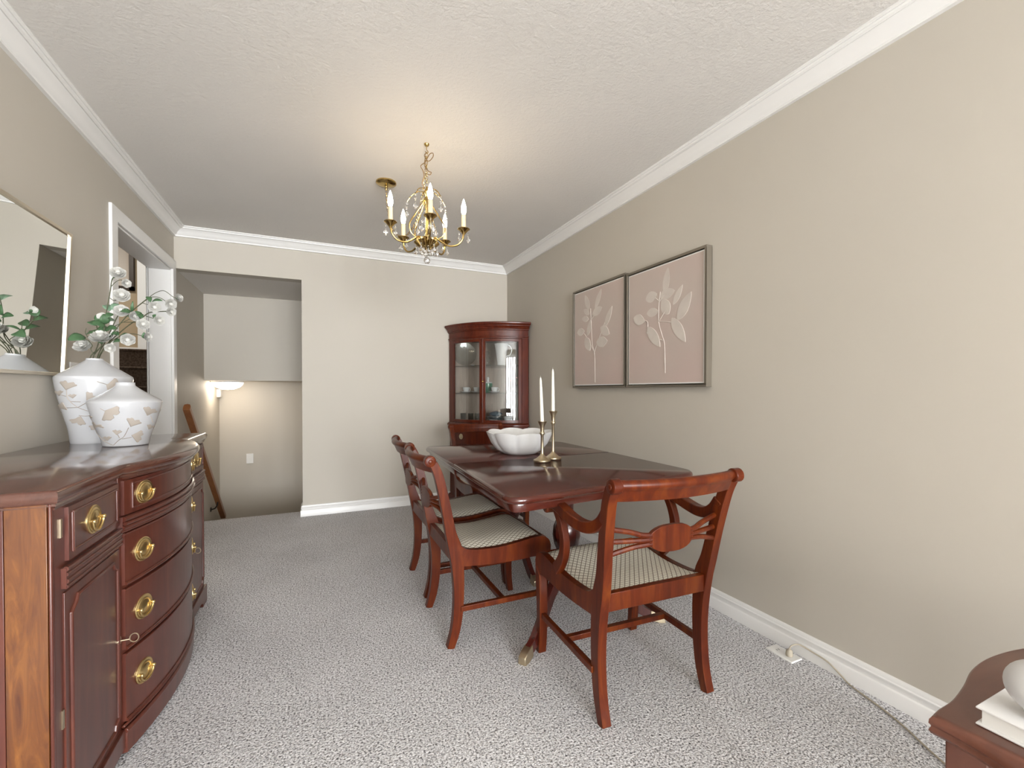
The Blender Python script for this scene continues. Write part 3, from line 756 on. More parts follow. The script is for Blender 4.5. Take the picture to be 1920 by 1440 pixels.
# side sections: drawer over a panelled door on each side
def rect_bead(m, y0, y1, z0, z1, x, r):
    for z in (z0, z1): m.tube([(x, y0, z), (x, y1, z)], r, 8)
    for y in (y0, y1): m.tube([(x, y, z0), (x, y, z1)], r, 8)
for ya, yb_, ppos, khinge in ((1.372, 1.690, 1.512, 1.685), (2.460, 2.780, 2.618, 2.470)):
    near = ya < 2
    m = MB().box((XF - 0.01, ya + 0.012, 0.712), (XF + 0.008, yb_ - 0.012, 0.840))
    rect_bead(m, ya + 0.030, yb_ - 0.028, 0.730, 0.824, XF + 0.008, 0.0035)
    dr = m.build('drawer', M['side'], sb, 0.001)
    pull(dr, (XF + 0.008, ppos, 0.777), 0)
    m = MB().box((XF - 0.01, ya - 0.006, 0.652), (XF + 0.010, yb_, 0.700))
    for z, r in ((0.697, 0.006), (0.684, 0.005), (0.668, 0.006), (0.655, 0.005)): m.tube([(XF + 0.008, ya - 0.004, z), (XF + 0.008, yb_, z)], r, 8)
    m.build('divider_moulding', M['side'], sb)
    m = MB().box((XF - 0.012, ya, 0.085), (XF + 0.004, yb_, 0.640))
    y0, y1, z0, z1, q = ya + 0.028, yb_ - 0.018, 0.112, 0.612, 0.030
    pth = [(y0 + q, z1), (y1 - q, z1), (y1 - q * 0.72, z1 - q * 0.55), (y1, z1 - q), (y1, z0 + q), (y1 - q * 0.72, z0 + q * 0.55), (y1 - q, z0), (y0 + q, z0), (y0 + q * 0.72, z0 + q * 0.55), (y0, z0 + q), (y0, z1 - q), (y0 + q * 0.72, z1 - q * 0.55)]
    m.tube([(XF + 0.004, yy, zz) for yy, zz in pth], 0.0058, 8, True)
    do = m.build('door', M['side'], sb, 0.001)
    key(do, (XF + 0.004, yb_ - 0.012 if near else ya + 0.012, 0.366))
    if near:
        for z in (0.345, 0.795): MB().box((XF - 0.002, ya - 0.011, z - 0.022), (XF + 0.003, ya - 0.003, z + 0.022)).build('hinge', M['oldbrass'], do)
    # bracket foot
    w0, w1 = (1.328, 1.692) if near else (2.458, 2.798)
    if near: po = [(w0, 0), (w0 + 0.085, 0), (w0 + 0.095, 0.02), (w0 + 0.125, 0.032), (w1, 0.032), (w1, 0.088), (w0, 0.088)]
    else: po = [(w0, 0.032), (w1 - 0.125, 0.032), (w1 - 0.095, 0.02), (w1 - 0.085, 0), (w1, 0), (w1, 0.088), (w0, 0.088)]
    MB().extrude([(XF - 0.02, yy, zz) for yy, zz in po], (0.034, 0, 0)).build('bracket_foot', M['side'], sb, 0.002)
    ye = w0 if near else w1
    s = 1 if near else -1
    MB().extrude([(xx, ye, zz) for xx, zz in ((XF - 0.02, 0), (XF - 0.11, 0), (XF - 0.13, 0.03), (-0.93, 0.03), (-0.95, 0), (-1.018, 0), (-1.018, 0.088), (XF - 0.02, 0.088))], (0, 0.02 * s, 0)).build('bracket_foot', M['side'], sb, 0.002)

# ---------------------------------------------------------------- mirror
mr = thing('wall_mirror', 'rectangular mirror with thin champagne metal frame hung above the sideboard', 'mirror', (XL + 0.003, 2.06, 1.18))
def mtx(z, off): k = (z - 1.180) / 0.625; return XL + 0.004 + 0.030 * k + off
y0, y1, z0, z1 = 1.520, 2.570, 1.180, 1.805
m = MB()
fwid = 0.013
for a_, b_, cc, d_ in ((y0, y1, z0, z0 + fwid), (y0, y1, z1 - fwid, z1), (y0, y0 + fwid, z0 + fwid, z1 - fwid), (y1 - fwid, y1, z0 + fwid, z1 - fwid)):
    m.loft([[(mtx(cc, 0), a_, cc), (mtx(cc, 0.020), a_, cc), (mtx(cc, 0.020), b_, cc), (mtx(cc, 0), b_, cc)], [(mtx(d_, 0), a_, d_), (mtx(d_, 0.020), a_, d_), (mtx(d_, 0.020), b_, d_), (mtx(d_, 0), b_, d_)]])
m.build('frame', M['champagne'], mr, 0.001)
MB().loft([[(mtx(z, 0.002), ya, z), (mtx(z, 0.013), ya, z), (mtx(z, 0.013), yb_, z), (mtx(z, 0.002), yb_, z)] for z, ya, yb_ in ((z0 + 0.012, y0 + 0.012, y1 - 0.012), (z1 - 0.012, y0 + 0.012, y1 - 0.012))]).build('mirror_glass', M['mirror'], mr, smooth=0)

# ---------------------------------------------------------------- vases with leaf reliefs
def prof_r(pr, z):
    for (ra, za), (rb, zb) in zip(pr[:-1], pr[1:]):
        if za <= z <= zb and zb > za: return ra + (rb - ra) * (z - za) / (zb - za)
    return pr[-1][0]
def vase(label, c, pts, leaves, stems, sc, ctr, basey):
    cx, cy, cz = c
    pr = [(q.x, q.y) for q in crom([V((r_, z_)) for r_, z_ in pts], 5)]
    inn = [(r_ - 0.006, z_) for r_, z_ in pr[::-1][:6]]
    m = MB().lathe([(0.001, 0.0)] + pr + inn + [(0.02, inn[-1][1] - 0.03), (0.001, inn[-1][1] - 0.03)], c, 64)
    m.mi = 1
    f0 = math.atan2(-cy, -cx)
    def P(px, py, off):
        u = (px - ctr) / sc; z = min(max((basey - py) / sc, 0.006), pts[-1][1]); r_ = prof_r(pr, z)
        a_ = f0 + (math.asin(max(-1, min(1, u / r_))) if abs(u) < r_ else math.copysign(PI / 2, u) + (u - math.copysign(r_, u)) / r_)
        return V((cx + (r_ + off) * math.cos(a_), cy + (r_ + off) * math.sin(a_), cz + z))
    def patch(shape):
        n = len(shape); gx = sum(q[0] for q in shape) / n; gy = sum(q[1] for q in shape) / n
        rings = []
        for k, off in ((0.25, 0.0022), (0.5, 0.0024), (0.75, 0.0024), (0.93, 0.0020), (1.0, -0.001)):
            rings.append([m.bm.verts.new(P(gx + (qx - gx) * k, gy + (qy - gy) * k, off)) for qx, qy in shape])
        for A, B in zip(rings[:-1], rings[1:]):
            for i in range(n): m.face([A[i], A[(i + 1) % n], B[(i + 1) % n], B[i]])
        m.face(rings[0])
    for x, y, sz, ang, kind in leaves:
        a0 = R(ang); shp = []
        span = 46 if kind == 'fan' else 66; sz *= 1.22
        bx, by = x - 0.5 * sz * math.cos(a0), y + 0.5 * sz * math.sin(a0)
        shp.append((bx, by))
        for k in range(15):
            q = -span + 2 * span * k / 14
            rr = sz * (1.0 + 0.05 * math.sin(k * 2.1)) * (1 - 0.34 * math.exp(-(q / 7) ** 2)) * (0.92 + 0.1 * math.cos(R(q)))
            shp.append((bx + rr * math.cos(a0 + R(q)), by - rr * math.sin(a0 + R(q))))
        patch(shp)
    for pth in stems:
        pp = crom([V(q) for q in pth], 5); w_ = 6.5
        L_, Rr = [], []
        for i, q in enumerate(pp):
            tg = (pp[min(i + 1, len(pp) - 1)] - pp[max(i - 1, 0)]).normalized(); nr = V((-tg.y, tg.x))
            L_.append(q + nr * w_); Rr.append(q - nr * w_)
        rows = [[m.bm.verts.new(P(q.x, q.y, o_)) for q in ln] for ln, o_ in ((L_, -0.001), (pp, 0.002), (Rr, -0.001))]
        for A, B in zip(rows[:-1], rows[1:]):
            for i in range(len(pp) - 1): m.face([A[i], A[i + 1], B[i + 1], B[i]])
    o = m.build('vase', [M['ceramic'], M['relief']], None, 0, 45)
    return tag(o, label, 'vase', 'white vases with taupe leaf reliefs')
ZS = 0.8935
VL = (-0.878, 2.500, ZS)
vase('tall white vase with taupe leaf relief, holding flowers, on the sideboard', VL,
     [(0.078, 0.0), (0.081, 0.004), (0.087, 0.06), (0.103, 0.13), (0.120, 0.21), (0.1275, 0.258), (0.1285, 0.278), (0.122, 0.288), (0.080, 0.319), (0.038, 0.350), (0.030, 0.357), (0.029, 0.363)],
     [(205, 480, 105, 75, 'fan'), (115, 580, 62, 100, 'fan'), (250, 620, 50, 95, 'fan'), (425, 640, 100, 45, 'fan'), (150, 785, 95, 160, 'fan'), (305, 945, 105, 250, 'fan'), (650, 490, 120, -15, 'fly'), (500, 1050, 110, 240, 'fan'), (575, 1040, 95, 20, 'fan'),
      (80, 960, 90, 150, 'fan'), (90, 1080, 70, 200, 'fan'), (790, 700, 100, 60, 'fan'), (930, 560, 100, 120, 'fan'), (-60, 620, 100, 80, 'fan'), (-150, 800, 110, 150, 'fan'), (900, 900, 110, 30, 'fan')],
     [[(195, 520), (205, 650), (300, 770), (440, 850), (520, 980), (600, 1100)], [(300, 770), (380, 710), (420, 670)], [(190, 775), (300, 770)], [(310, 880), (370, 890), (460, 880)], [(130, 600), (190, 620)], [(490, 420), (600, 465)], [(235, 690), (330, 695)]],
     3260, 470, 1273)
VS = (-0.716, 2.316, ZS)
vase('short wide white vase with taupe leaf relief, empty, on the sideboard', VS,
     [(0.072, 0.0), (0.075, 0.004), (0.080, 0.03), (0.097, 0.085), (0.112, 0.14), (0.1185, 0.168), (0.1185, 0.180), (0.106, 0.192), (0.070, 0.214), (0.036, 0.240), (0.031, 0.250), (0.031, 0.257)],
     [(720, 860, 120, -40, 'fly'), (1120, 850, 105, 65, 'fan'), (945, 995, 105, 65, 'fan'), (985, 1185, 105, -15, 'fan'), (780, 1120, 62, 80, 'fan'), (1130, 1075, 60, 60, 'fan'), (560, 1050, 105, 70, 'fan'), (680, 1205, 55, 95, 'fan'), (470, 950, 90, 110, 'fan'), (1330, 900, 100, 60, 'fan'), (1400, 1100, 100, 30, 'fan'), (380, 1100, 100, 120, 'fan')],
     [[(740, 1300), (800, 1225), (850, 1180), (900, 1060)], [(830, 1215), (930, 1198)], [(1160, 1010), (1135, 905)], [(500, 980), (560, 1110), (640, 1230), (740, 1300)], [(805, 1200), (780, 1135)], [(615, 790), (670, 830)], [(640, 1230), (680, 1225)]],
     3426, 872, 1319)

# ---------------------------------------------------------------- flower stems in the tall vase
def fp(a_, b_, dd=0.0):      # position in the upright plane of the bouquet, dd towards the wall behind it
    return V((-0.923 + 2.953e-4 * (a_ - 400), 2.519 - 1.302e-4 * (a_ - 400), 1.311 - 3.23e-4 * (b_ - 1220))) + V((-0.30, 0.95, 0)) * dd
def frame_of(nrm):
    nrm = V(nrm).normalized(); a_ = V((0, 0, 1)) if abs(nrm.z) < 0.9 else V((1, 0, 0))
    u = nrm.cross(a_).normalized(); v = nrm.cross(u)
    return Matrix((u, v, nrm)).transposed()
def blossom(parent, c, nrm, r, openn=0.7):
    mt = frame_of(nrm); c = V(c); m = MB()
    for ring, (n, rr, lift) in enumerate(((6, 1.0, 0.0), (6, 0.82, 0.22), (5, 0.62, 0.42), (4, 0.38, 0.58))):
        for k in range(n):
            a_ = 2 * PI * k / n + ring * 0.6
            rows = []
            for i in range(4):
                t = i / 3; row = []
                for j in range(5):
                    s = -1 + j / 2
                    ww = r * rr * (0.18 + 0.52 * math.sin(PI * (0.15 + 0.70 * t)))
                    rad = r * rr * (0.10 + 0.92 * t * openn ** 0.3); h = r * (-0.35 + 0.9 * t * t * (1.15 - openn) + lift * (0.4 + 0.6 * t)) - r * 0.10 * s * s
                    q = V((rad * math.cos(a_) - s * ww * math.sin(a_), rad * math.sin(a_) + s * ww * math.cos(a_), h + r * 0.16 * s * s))
                    row.append(m.bm.verts.new(c + mt @ q))
                rows.append(row)
            for A, B in zip(rows[:-1], rows[1:]):
                for j in range(4): m.face([A[j], A[j + 1], B[j + 1], B[j]])
    m.ball(c + mt @ V((0, 0, r * 0.18)), r * 0.36, 10)
    return m.build('blossom', M['petal'], parent, smooth=80)
def leaf(parent, c, dirv, L, w_, mat='leaf', nrm=(0.25, -0.75, 0.6)):
    L *= 1.2; w_ *= 1.3
    c = V(c); d_ = V(dirv).normalized(); s = d_.cross(V(nrm)).normalized(); up = s.cross(d_)
    m = MB(); rows = []
    for i in range(7):
        t = i / 6; ww = w_ * (math.sin(PI * (0.04 + 0.93 * t ** 0.85)) ** 0.8) / 2
        q = c + d_ * (L * t) + up * (L * 0.18 * math.sin(PI * t))
        rows.append([m.bm.verts.new(q + s * ww * k + up * (0.12 * ww * abs(k))) for k in (-1, -0.5, 0, 0.5, 1)])
    for A, B in zip(rows[:-1], rows[1:]):
        for j in range(4): m.face([A[j], A[j + 1], B[j + 1], B[j]])
    o = m.build('leaf', M[mat], parent, smooth=80)
    so = o.modifiers.new('thick', 'SOLIDIFY'); so.thickness = 0.0006
    return o
CAMD = V((0.32, -0.93, 0.1))
def spray(label, root_off, paths, blooms, leaves):
    o = thing('flower_stem', label, 'flower stem', VL[:2] + (ZS + 0.30,), 'white flower stems in the tall vase')
    m = MB()
    for i, pth in enumerate(paths):
        pts = [fp(*q) for q in pth]
        if i == 0: pts = [V((VL[0] + root_off[0], VL[1] + root_off[1], ZS + 0.24)), V((VL[0] + root_off[0] * 1.6, VL[1] + root_off[1] * 1.6, ZS + 0.362))] + pts
        m.tube(crom(pts, 5), 0.0021 if i == 0 else 0.0014, 6)
    m.build('stem', M['stem'], o)
    for a_, b_, dd, nrm, r in blooms:
        blossom(o, fp(a_, b_, dd), nrm, r)
        cc = fp(a_, b_, dd) - V(nrm).normalized() * r * 0.42
        mm = MB(); mm.ball(cc, r * 0.30, 8); mm.build('calyx', M['leaf'], o)
    for a_, b_, dd, dv, L, w_, mt in leaves: leaf(o, fp(a_, b_, dd), dv, L, w_, mt)
spray('tallest flower stem, rising straight up the left side of the bouquet', (-0.004, 0.0),
      [[(660, 1180, 0), (700, 860, 0), (770, 500, -0.01), (800, 330, -0.01), (860, 270, -0.02)], [(780, 430, -0.01), (860, 350, -0.01), (930, 340, -0.02), (970, 370, -0.02)], [(765, 570, 0), (830, 610, -0.01), (890, 580, -0.03)]],
      [(880, 245, -0.02, (0.2, -0.9, 0.35), 0.029), (990, 385, -0.02, (0.6, -0.7, -0.1), 0.019), (925, 550, -0.03, (0.25, -0.95, 0.2), 0.031)],
      [(800, 320, -0.01, (0.8, -0.4, 0.1), 0.032, 0.018, 'leaf'), (700, 950, 0, (-0.8, -0.3, 0.2), 0.038, 0.026, 'leaf'), (700, 920, 0, (0.0, -0.3, 1), 0.036, 0.028, 'leaf'), (700, 1000, 0, (0.9, -0.3, 0.1), 0.042, 0.026, 'leaf'), (830, 640, 0, (0.2, -0.2, -1), 0.036, 0.026, 'paleleaf'), (760, 740, 0.01, (-0.4, 0.5, 0.5), 0.04, 0.026, 'paleleaf')])
spray('long flower stem arching to the upper right end of the bouquet', (0.008, -0.003),
      [[(760, 1150, 0), (830, 1010, 0), (980, 830, -0.01), (1110, 710, -0.01), (1280, 580, -0.02)], [(1280, 580, -0.02), (1380, 510, -0.02), (1490, 488, -0.03), (1610, 570, -0.03), (1660, 580, -0.03)], [(1290, 570, -0.02), (1420, 560, 0), (1540, 620, 0.01)], [(1200, 640, -0.01), (1310, 680, -0.02), (1350, 700, -0.03)]],
      [(1690, 580, -0.03, (0.9, -0.3, 0.3), 0.019), (1590, 645, 0.01, (0.5, -0.8, -0.2), 0.023), (1360, 705, -0.03, (0.4, -0.9, -0.2), 0.024)],
      [(1270, 560, -0.02, (0.4, -0.5, -0.7), 0.030, 0.016, 'leaf'), (1330, 630, -0.02, (0.9, -0.3, 0.1), 0.036, 0.015, 'leaf'), (1060, 770, -0.01, (-0.9, -0.4, 0), 0.032, 0.020, 'leaf'), (1060, 760, -0.01, (0.2, -0.4, 1), 0.040, 0.009, 'leaf')])
spray('flower stem reaching right in the middle of the bouquet, below the arching one', (0.007, 0.004),
      [[(770, 1150, 0.02), (860, 1060, 0.02), (1050, 910, 0.01), (1190, 840, 0), (1280, 775, 0), (1380, 755, 0), (1540, 748, 0)], [(1540, 748, 0), (1570, 775, 0), (1600, 785, 0)], [(1250, 815, 0), (1340, 850, -0.02), (1390, 870, -0.02)]],
      [(1590, 755, 0.0, (0.6, -0.7, -0.3), 0.020), (1425, 880, -0.02, (0.5, -0.8, -0.1), 0.022)],
      [(1360, 860, -0.02, (0.3, -0.5, 0.5), 0.022, 0.016, 'leaf'), (1180, 840, 0, (-0.3, -0.5, 0.6), 0.030, 0.020, 'leaf')])
spray('flower stem at the centre of the bouquet carrying three white blooms', (0.002, 0.007),
      [[(700, 1150, 0.02), (790, 970, 0.01), (850, 850, 0), (900, 780, -0.02)], [(800, 960, 0.01), (940, 900, -0.01), (1060, 850, -0.03)], [(940, 900, -0.01), (1080, 905, -0.02), (1180, 930, -0.03)]],
      [(920, 755, -0.03, (0.2, -0.95, 0.25), 0.028), (1090, 825, -0.03, (0.7, -0.6, -0.1), 0.022), (1205, 935, -0.03, (0.4, -0.9, 0.1), 0.025)],
      [(800, 780, 0, (-0.3, -0.5, -0.5), 0.030, 0.018, 'leaf'), (1010, 820, -0.02, (0.5, -0.6, -0.3), 0.026, 0.016, 'leaf'), (790, 1050, 0, (0.7, -0.6, -0.2), 0.036, 0.022, 'leaf'), (1150, 800, -0.02, (0.4, -0.5, -0.4), 0.028, 0.018, 'leaf')])
spray('short flower stem bending low to the right over the vase shoulder', (0.009, -0.007),
      [[(740, 1210, -0.03), (820, 1140, -0.04), (930, 1090, -0.05), (990, 1100, -0.06)], [(930, 1090, -0.05), (1060, 1070, -0.06), (1200, 1100, -0.06)], [(730, 1220, -0.03), (770, 1210, -0.04)]],
      [(1000, 1145, -0.06, (0.3, -0.9, -0.35), 0.027), (1265, 1112, -0.06, (0.9, -0.4, 0.0), 0.020), (765, 1255, -0.05, (0.2, -0.9, -0.3), 0.020)],
      [(900, 1090, -0.05, (0.9, -0.4, -0.1), 0.036, 0.018, 'leaf'), (800, 1180, -0.04, (0.8, -0.4, 0.1), 0.036, 0.020, 'leaf'), (1215, 1130, -0.06, (0.1, -0.4, 1), 0.022, 0.014, 'leaf'), (770, 1100, -0.02, (0.6, -0.5, 0.3), 0.036, 0.022, 'leaf')])
spray('short flower stem with two open blooms leaning left over the vase', (-0.009, -0.004),
      [[(640, 1240, -0.02), (640, 1180, -0.03), (640, 1130, -0.04)], [(570, 1370, -0.02), (510, 1270, -0.03), (530, 1220, -0.04), (470, 1150, -0.04), (420, 1160, -0.05)], [(470, 1110, -0.04), (440, 1050, -0.04), (452, 990, -0.04)]],
      [(640, 1115, -0.05, (0.05, -0.55, 0.85), 0.040), (400, 1225, -0.05, (-0.1, -0.8, 0.6), 0.033)],
      [(445, 1120, -0.06, (-0.8, -0.6, -0.3), 0.048, 0.034, 'leaf'), (450, 1080, -0.04, (0.9, -0.3, 0.2), 0.036, 0.010, 'leaf')])
spray('leafy flower stem at the back of the bouquet, nearest the mirror', (-0.006, 0.008),
      [[(600, 1180, 0.03), (590, 1000, 0.06), (560, 850, 0.08)], [(590, 1000, 0.06), (640, 880, 0.09), (660, 800, 0.10)]],
      [(655, 790, 0.105, (-0.4, 0.9, 0.1), 0.022)],
      [(590, 1050, 0.05, (-0.6, 0.6, 0.4), 0.040, 0.028, 'leaf'), (590, 1000, 0.06, (0.7, 0.5, 0.3), 0.040, 0.028, 'leaf'), (575, 920, 0.07, (-0.7, 0.5, 0.4), 0.040, 0.028, 'leaf'), (560, 860, 0.08, (0.5, 0.6, 0.6), 0.042, 0.030, 'leaf'), (650, 830, 0.10, (0.6, 0.6, 0.1), 0.040, 0.026, 'paleleaf')])

# ---------------------------------------------------------------- framed botanical prints on the right wall
def art(label, ya, yb_, z0, z1, leaves, stems):
    o = thing('framed_print', label, 'picture', (XR - 0.02, (ya + yb_) / 2, z0), 'pink botanical prints')
    D, fw = 0.042, 0.013
    m = MB()
    for a_, b_, c_, d_ in ((ya, yb_, z0, z0 + fw), (ya, yb_, z1 - fw, z1), (ya, ya + fw, z0 + fw, z1 - fw), (yb_ - fw, yb_, z0 + fw, z1 - fw)):
        m.box((XR - D, a_, c_), (XR - 0.0005, b_, d_))
    m.build('frame', M['pewter'], o, 0.0015)
    # white edged canvas float mounted inside the frame, with the leaf motif
    g = 0.019
    m = MB(); m.mi = 2; m.box((XR - 0.034, ya + g, z0 + g), (XR - 0.008, yb_ - g, z1 - g)); m.mi = 0
    g2 = g + 0.006
    W_, H_ = yb_ - ya - 2 * g2, z1 - z0 - 2 * g2
    m.box((XR - 0.0348, ya + g2, z0 + g2), (XR - 0.034, yb_ - g2, z1 - g2)); m.mi = 1
    def Q(s, f): return V((XR - 0.0352, yb_ - g2 - s * W_, z0 + g2 + f * H_))
    for li, (s, f, L, w_, ang) in enumerate(leaves):
        a_ = R(ang); pts = []
        for k in range(13):
            t = k / 12; ww = w_ * math.sin(PI * t) ** 0.75 * (1 - 0.25 * t) / 2
            pts.append((t * L - L / 2, ww))
        pts += [(x, -y) for x, y in pts[-2:0:-1]]
        lp = []
        for x, y in pts:
            dx, dz = x * math.cos(a_) - y * math.sin(a_), x * math.sin(a_) + y * math.cos(a_)
            q = Q(s, f); lp.append(V((q.x, q.y - dx, q.z + dz)))
        m.extrude([q_ - V((0.00025 * li, 0, 0)) for q_ in lp], (0.0006 + 0.00025 * li, 0, 0))
    for pth in stems:
        pp = crom([Q(*q) for q in pth], 5)
        m.tube(pp, 0.0022, 6)
    m.build('canvas', [M['pink'], M['motif'], M['trim']], o, 0)
art('pink botanical print in silver frame on the right wall, nearer the armchair', 1.660, 2.300, 1.138, 1.868,
    [(0.55, 0.86, 0.15, 0.06, 80), (0.34, 0.76, 0.10, 0.075, 10), (0.56, 0.75, 0.12, 0.07, 5), (0.70, 0.715, 0.12, 0.045, 55), (0.36, 0.62, 0.10, 0.06, 0), (0.54, 0.645, 0.11, 0.085, 120), (0.78, 0.61, 0.17, 0.08, 55), (0.16, 0.58, 0.11, 0.075, -20), (0.71, 0.43, 0.18, 0.075, -55), (0.38, 0.405, 0.17, 0.075, -50)],
    [[(0.54, 0.08), (0.53, 0.32), (0.50, 0.40), (0.45, 0.52), (0.45, 0.66), (0.47, 0.78)], [(0.45, 0.53), (0.53, 0.60)], [(0.51, 0.36), (0.44, 0.38)], [(0.46, 0.53), (0.62, 0.50)], [(0.46, 0.70), (0.40, 0.74)], [(0.46, 0.70), (0.52, 0.74)], [(0.28, 0.44), (0.29, 0.54), (0.22, 0.57)]])
art('pink botanical print in silver frame on the right wall, nearer the corner cabinet', 2.312, 2.945, 1.138, 1.882,
    [(0.28, 0.875, 0.13, 0.06, 115), (0.52, 0.875, 0.15, 0.055, 60), (0.50, 0.755, 0.12, 0.07, 15), (0.27, 0.775, 0.09, 0.05, 150), (0.24, 0.705, 0.09, 0.05, 170), (0.73, 0.67, 0.15, 0.055, 58), (0.33, 0.60, 0.12, 0.055, 70), (0.14, 0.575, 0.10, 0.065, 0), (0.66, 0.535, 0.12, 0.075, -30), (0.30, 0.43, 0.12, 0.085, -60), (0.60, 0.43, 0.13, 0.085, 0)],
    [[(0.46, 0.02), (0.45, 0.30), (0.40, 0.42), (0.38, 0.58), (0.36, 0.80)], [(0.44, 0.33), (0.55, 0.48), (0.66, 0.62)], [(0.43, 0.35), (0.30, 0.48), (0.22, 0.55)], [(0.37, 0.68), (0.46, 0.73)]])

# ---------------------------------------------------------------- corner cabinet
CM, CT, CN = V((1.545, 4.035)), V((0.760, -0.650)), V((-0.650, -0.760))
CW, CS = 0.408, 0.150
def cv(u): return CS * (1 - (u / CW) ** 2)
def cp(u, v, z):
    q = CM + CT * u + CN * v
    return V((q.x, q.y, z))
cc = thing('corner_cabinet', 'tall mahogany bow-front corner cabinet with curved glass doors', 'cabinet', (1.545, 4.035, 0))
def arc_slab(m, u0, u1, z0, z1, vb, vf, n=14):
    us = arc(u0, u1, n)
    pl = [(u, cv(u) + vf) for u in us] + [(u, cv(u) + vb) for u in us[::-1]]
    return m.loft([[cp(u, v, z0) for u, v in pl], [cp(u, v, z1) for u, v in pl]])
def plan(off):      # whole plan outline with the front grown by off
    f = 1 + off / CW
    us = arc(-CW * f, CW * f, 20)
    lp = [(cp(u, CS * (1 - (u / (CW * f)) ** 2) + off, 0)) for u in us]
    lp = [(min(q.x, XR - 0.003), min(q.y, YB - 0.003)) for q in lp]
    return lp + [(XR - 0.003, YB - 0.003)]
def plan_stack(m, prof):
    return m.loft([[(x, y, z) for x, y in plan(o_)] for o_, z in prof])
m = MB(); plan_stack(m, [(0.004, 1.612), (0.004, 1.622), (0.008, 1.625), (0.008, 1.634), (0.002, 1.637), (0.002, 1.688), (0.010, 1.692), (0.010, 1.700), (0.016, 1.704), (0.014, 1.714), (0.024, 1.728), (0.024, 1.734), (0.034, 1.744), (0.036, 1.750), (0.036, 1.760), (0.032, 1.765)])
m.build('cornice', M['cab'], cc)
m = MB(); plan_stack(m, [(0.012, 0.772), (0.016, 0.778), (0.016, 0.792), (0.008, 0.800), (0.004, 0.806)]); m.build('waist_moulding', M['cab'], cc)
m = MB(); plan_stack(m, [(-0.004, 0.09), (-0.004, 0.772)]); m.build('lower_case', M['cab'], cc)
m = MB(); plan_stack(m, [(0.010, 0.0), (0.010, 0.075), (0.004, 0.09)]); m.build('plinth', M['cab'], cc)
# back lining and stiles of the glazed upper part
q = cp(-CW, 0, 0); q2 = cp(CW, 0, 0)
MB().box((q.x + 0.03, YB - 0.022, 0.80), (XR - 0.008, YB - 0.004, 1.614)).box((XR - 0.026, q2.y + 0.03, 0.80), (XR - 0.004, YB - 0.012, 1.614)).build('back_lining', M['lining'], cc)
for s in (-1, 1):
    m = MB(); arc_slab(m, s * 0.358, s * CW, 0.804, 1.614, -0.030, 0.002, 6); m.build('stile', M['cab'], cc)
for z in (1.358, 1.092):
    us = arc(-0.375, 0.375, 16)
    lp = [cp(u, cv(u) - 0.035, 0) for u in us]
    lp = [(min(a_.x, XR - 0.028), min(a_.y, YB - 0.024)) for a_ in lp] + [(XR - 0.028, YB - 0.024)]
    MB().loft([[(x, y, z - 0.004) for x, y in lp], [(x, y, z + 0.004) for x, y in lp]]).build('glass_shelf', M['glassware'], cc)
for s in (-1, 1):
    u0, u1 = (-0.356, -0.002) if s < 0 else (0.002, 0.356)
    m = MB()
    arc_slab(m, u0, u0 + 0.026, 0.810, 1.608, -0.016, 0.008, 3); arc_slab(m, u1 - 0.026, u1, 0.810, 1.608, -0.016, 0.008, 3)
    arc_slab(m, u0 + 0.026, u1 - 0.026, 0.810, 0.838, -0.016, 0.008); arc_slab(m, u0 + 0.026, u1 - 0.026, 1.582, 1.608, -0.016, 0.008)
    if s > 0: m.tube([cp(0.004, cv(0) + 0.008, 0.81), cp(0.004, cv(0) + 0.008, 1.608)], 0.008, 10)
    do = m.build('door', M['cab'], cc, 0.0015)
    m = MB(); arc_slab(m, u0 + 0.02, u1 - 0.02, 0.832, 1.588, -0.008, -0.005, 18); m.build('glass_pane', M['pane'], do, smooth=60)
    if s > 0:
        MB().ball(cp(0.012, cv(0) + 0.024, 1.205), 0.009, 12).build('knob', M['brass'], do)
m = MB(); arc_slab(m, -0.345, 0.345, 0.600, 0.755, -0.01, 0.010); dr = m.build('drawer', M['cab'], cc, 0.003)
for u in (-0.235, 0.235):
    nv = (CN + CT * (CS * 2 * u / CW ** 2)).normalized(); a_ = V((nv.x, nv.y, 0)); sd = V((-a_.y, a_.x, 0))
    mt = Matrix((sd, V((0, 0, 1)), a_)).transposed()
    m = MB().lathe([(0.001, 0), (0.027, 0), (0.027, 0.003), (0.022, 0.006), (0.018, 0.005), (0.012, 0.009), (0.001, 0.010)], cp(u, cv(u) + 0.012, 0.672), 22, mt)
    m.tube([cp(u, cv(u) + 0.020, 0.672) + sd * (0.019 * math.cos(R(g))) + V((0, 0, 0.019 * math.sin(R(g)))) for g in range(0, 360, 20)], 0.0025, 6, True)
    m.build('pull', M['oldbrass'], dr)
for s in (-1, 1):
    u0, u1 = (-0.345, -0.003) if s < 0 else (0.003, 0.345)
    m = MB(); arc_slab(m, u0, u1, 0.105, 0.580, -0.01, 0.008); do = m.build('door', M['cab'], cc, 0.003)
    MB().ball(cp(s * 0.03, cv(0.03) + 0.020, 0.36), 0.010, 12).build('knob', M['brass'], do)

# ---------------------------------------------------------------- china inside the cabinet
Z1, Z2, Z3 = 1.3625, 1.0965, 0.8065
def lathe_thing(name, mat, prof, c, label, cat, group=None, seg=24, extra=None):
    m = MB().lathe(prof, c, seg)
    if extra: extra(m, V(c))
    return tag(m.build(name, mat, None), label, cat, group)
def handle(h, r, R_, dirx):
    def f(m, c):
        d_ = V((dirx[0], dirx[1], 0)).normalized()
        m.tube([c + d_ * (R_ + r * math.sin(R(g)) - 0.002) + V((0, 0, h - r * 1.1 * math.cos(R(g)))) for g in range(0, 181, 15)], 0.0028 if r < 0.03 else 0.005, 8)
    return f
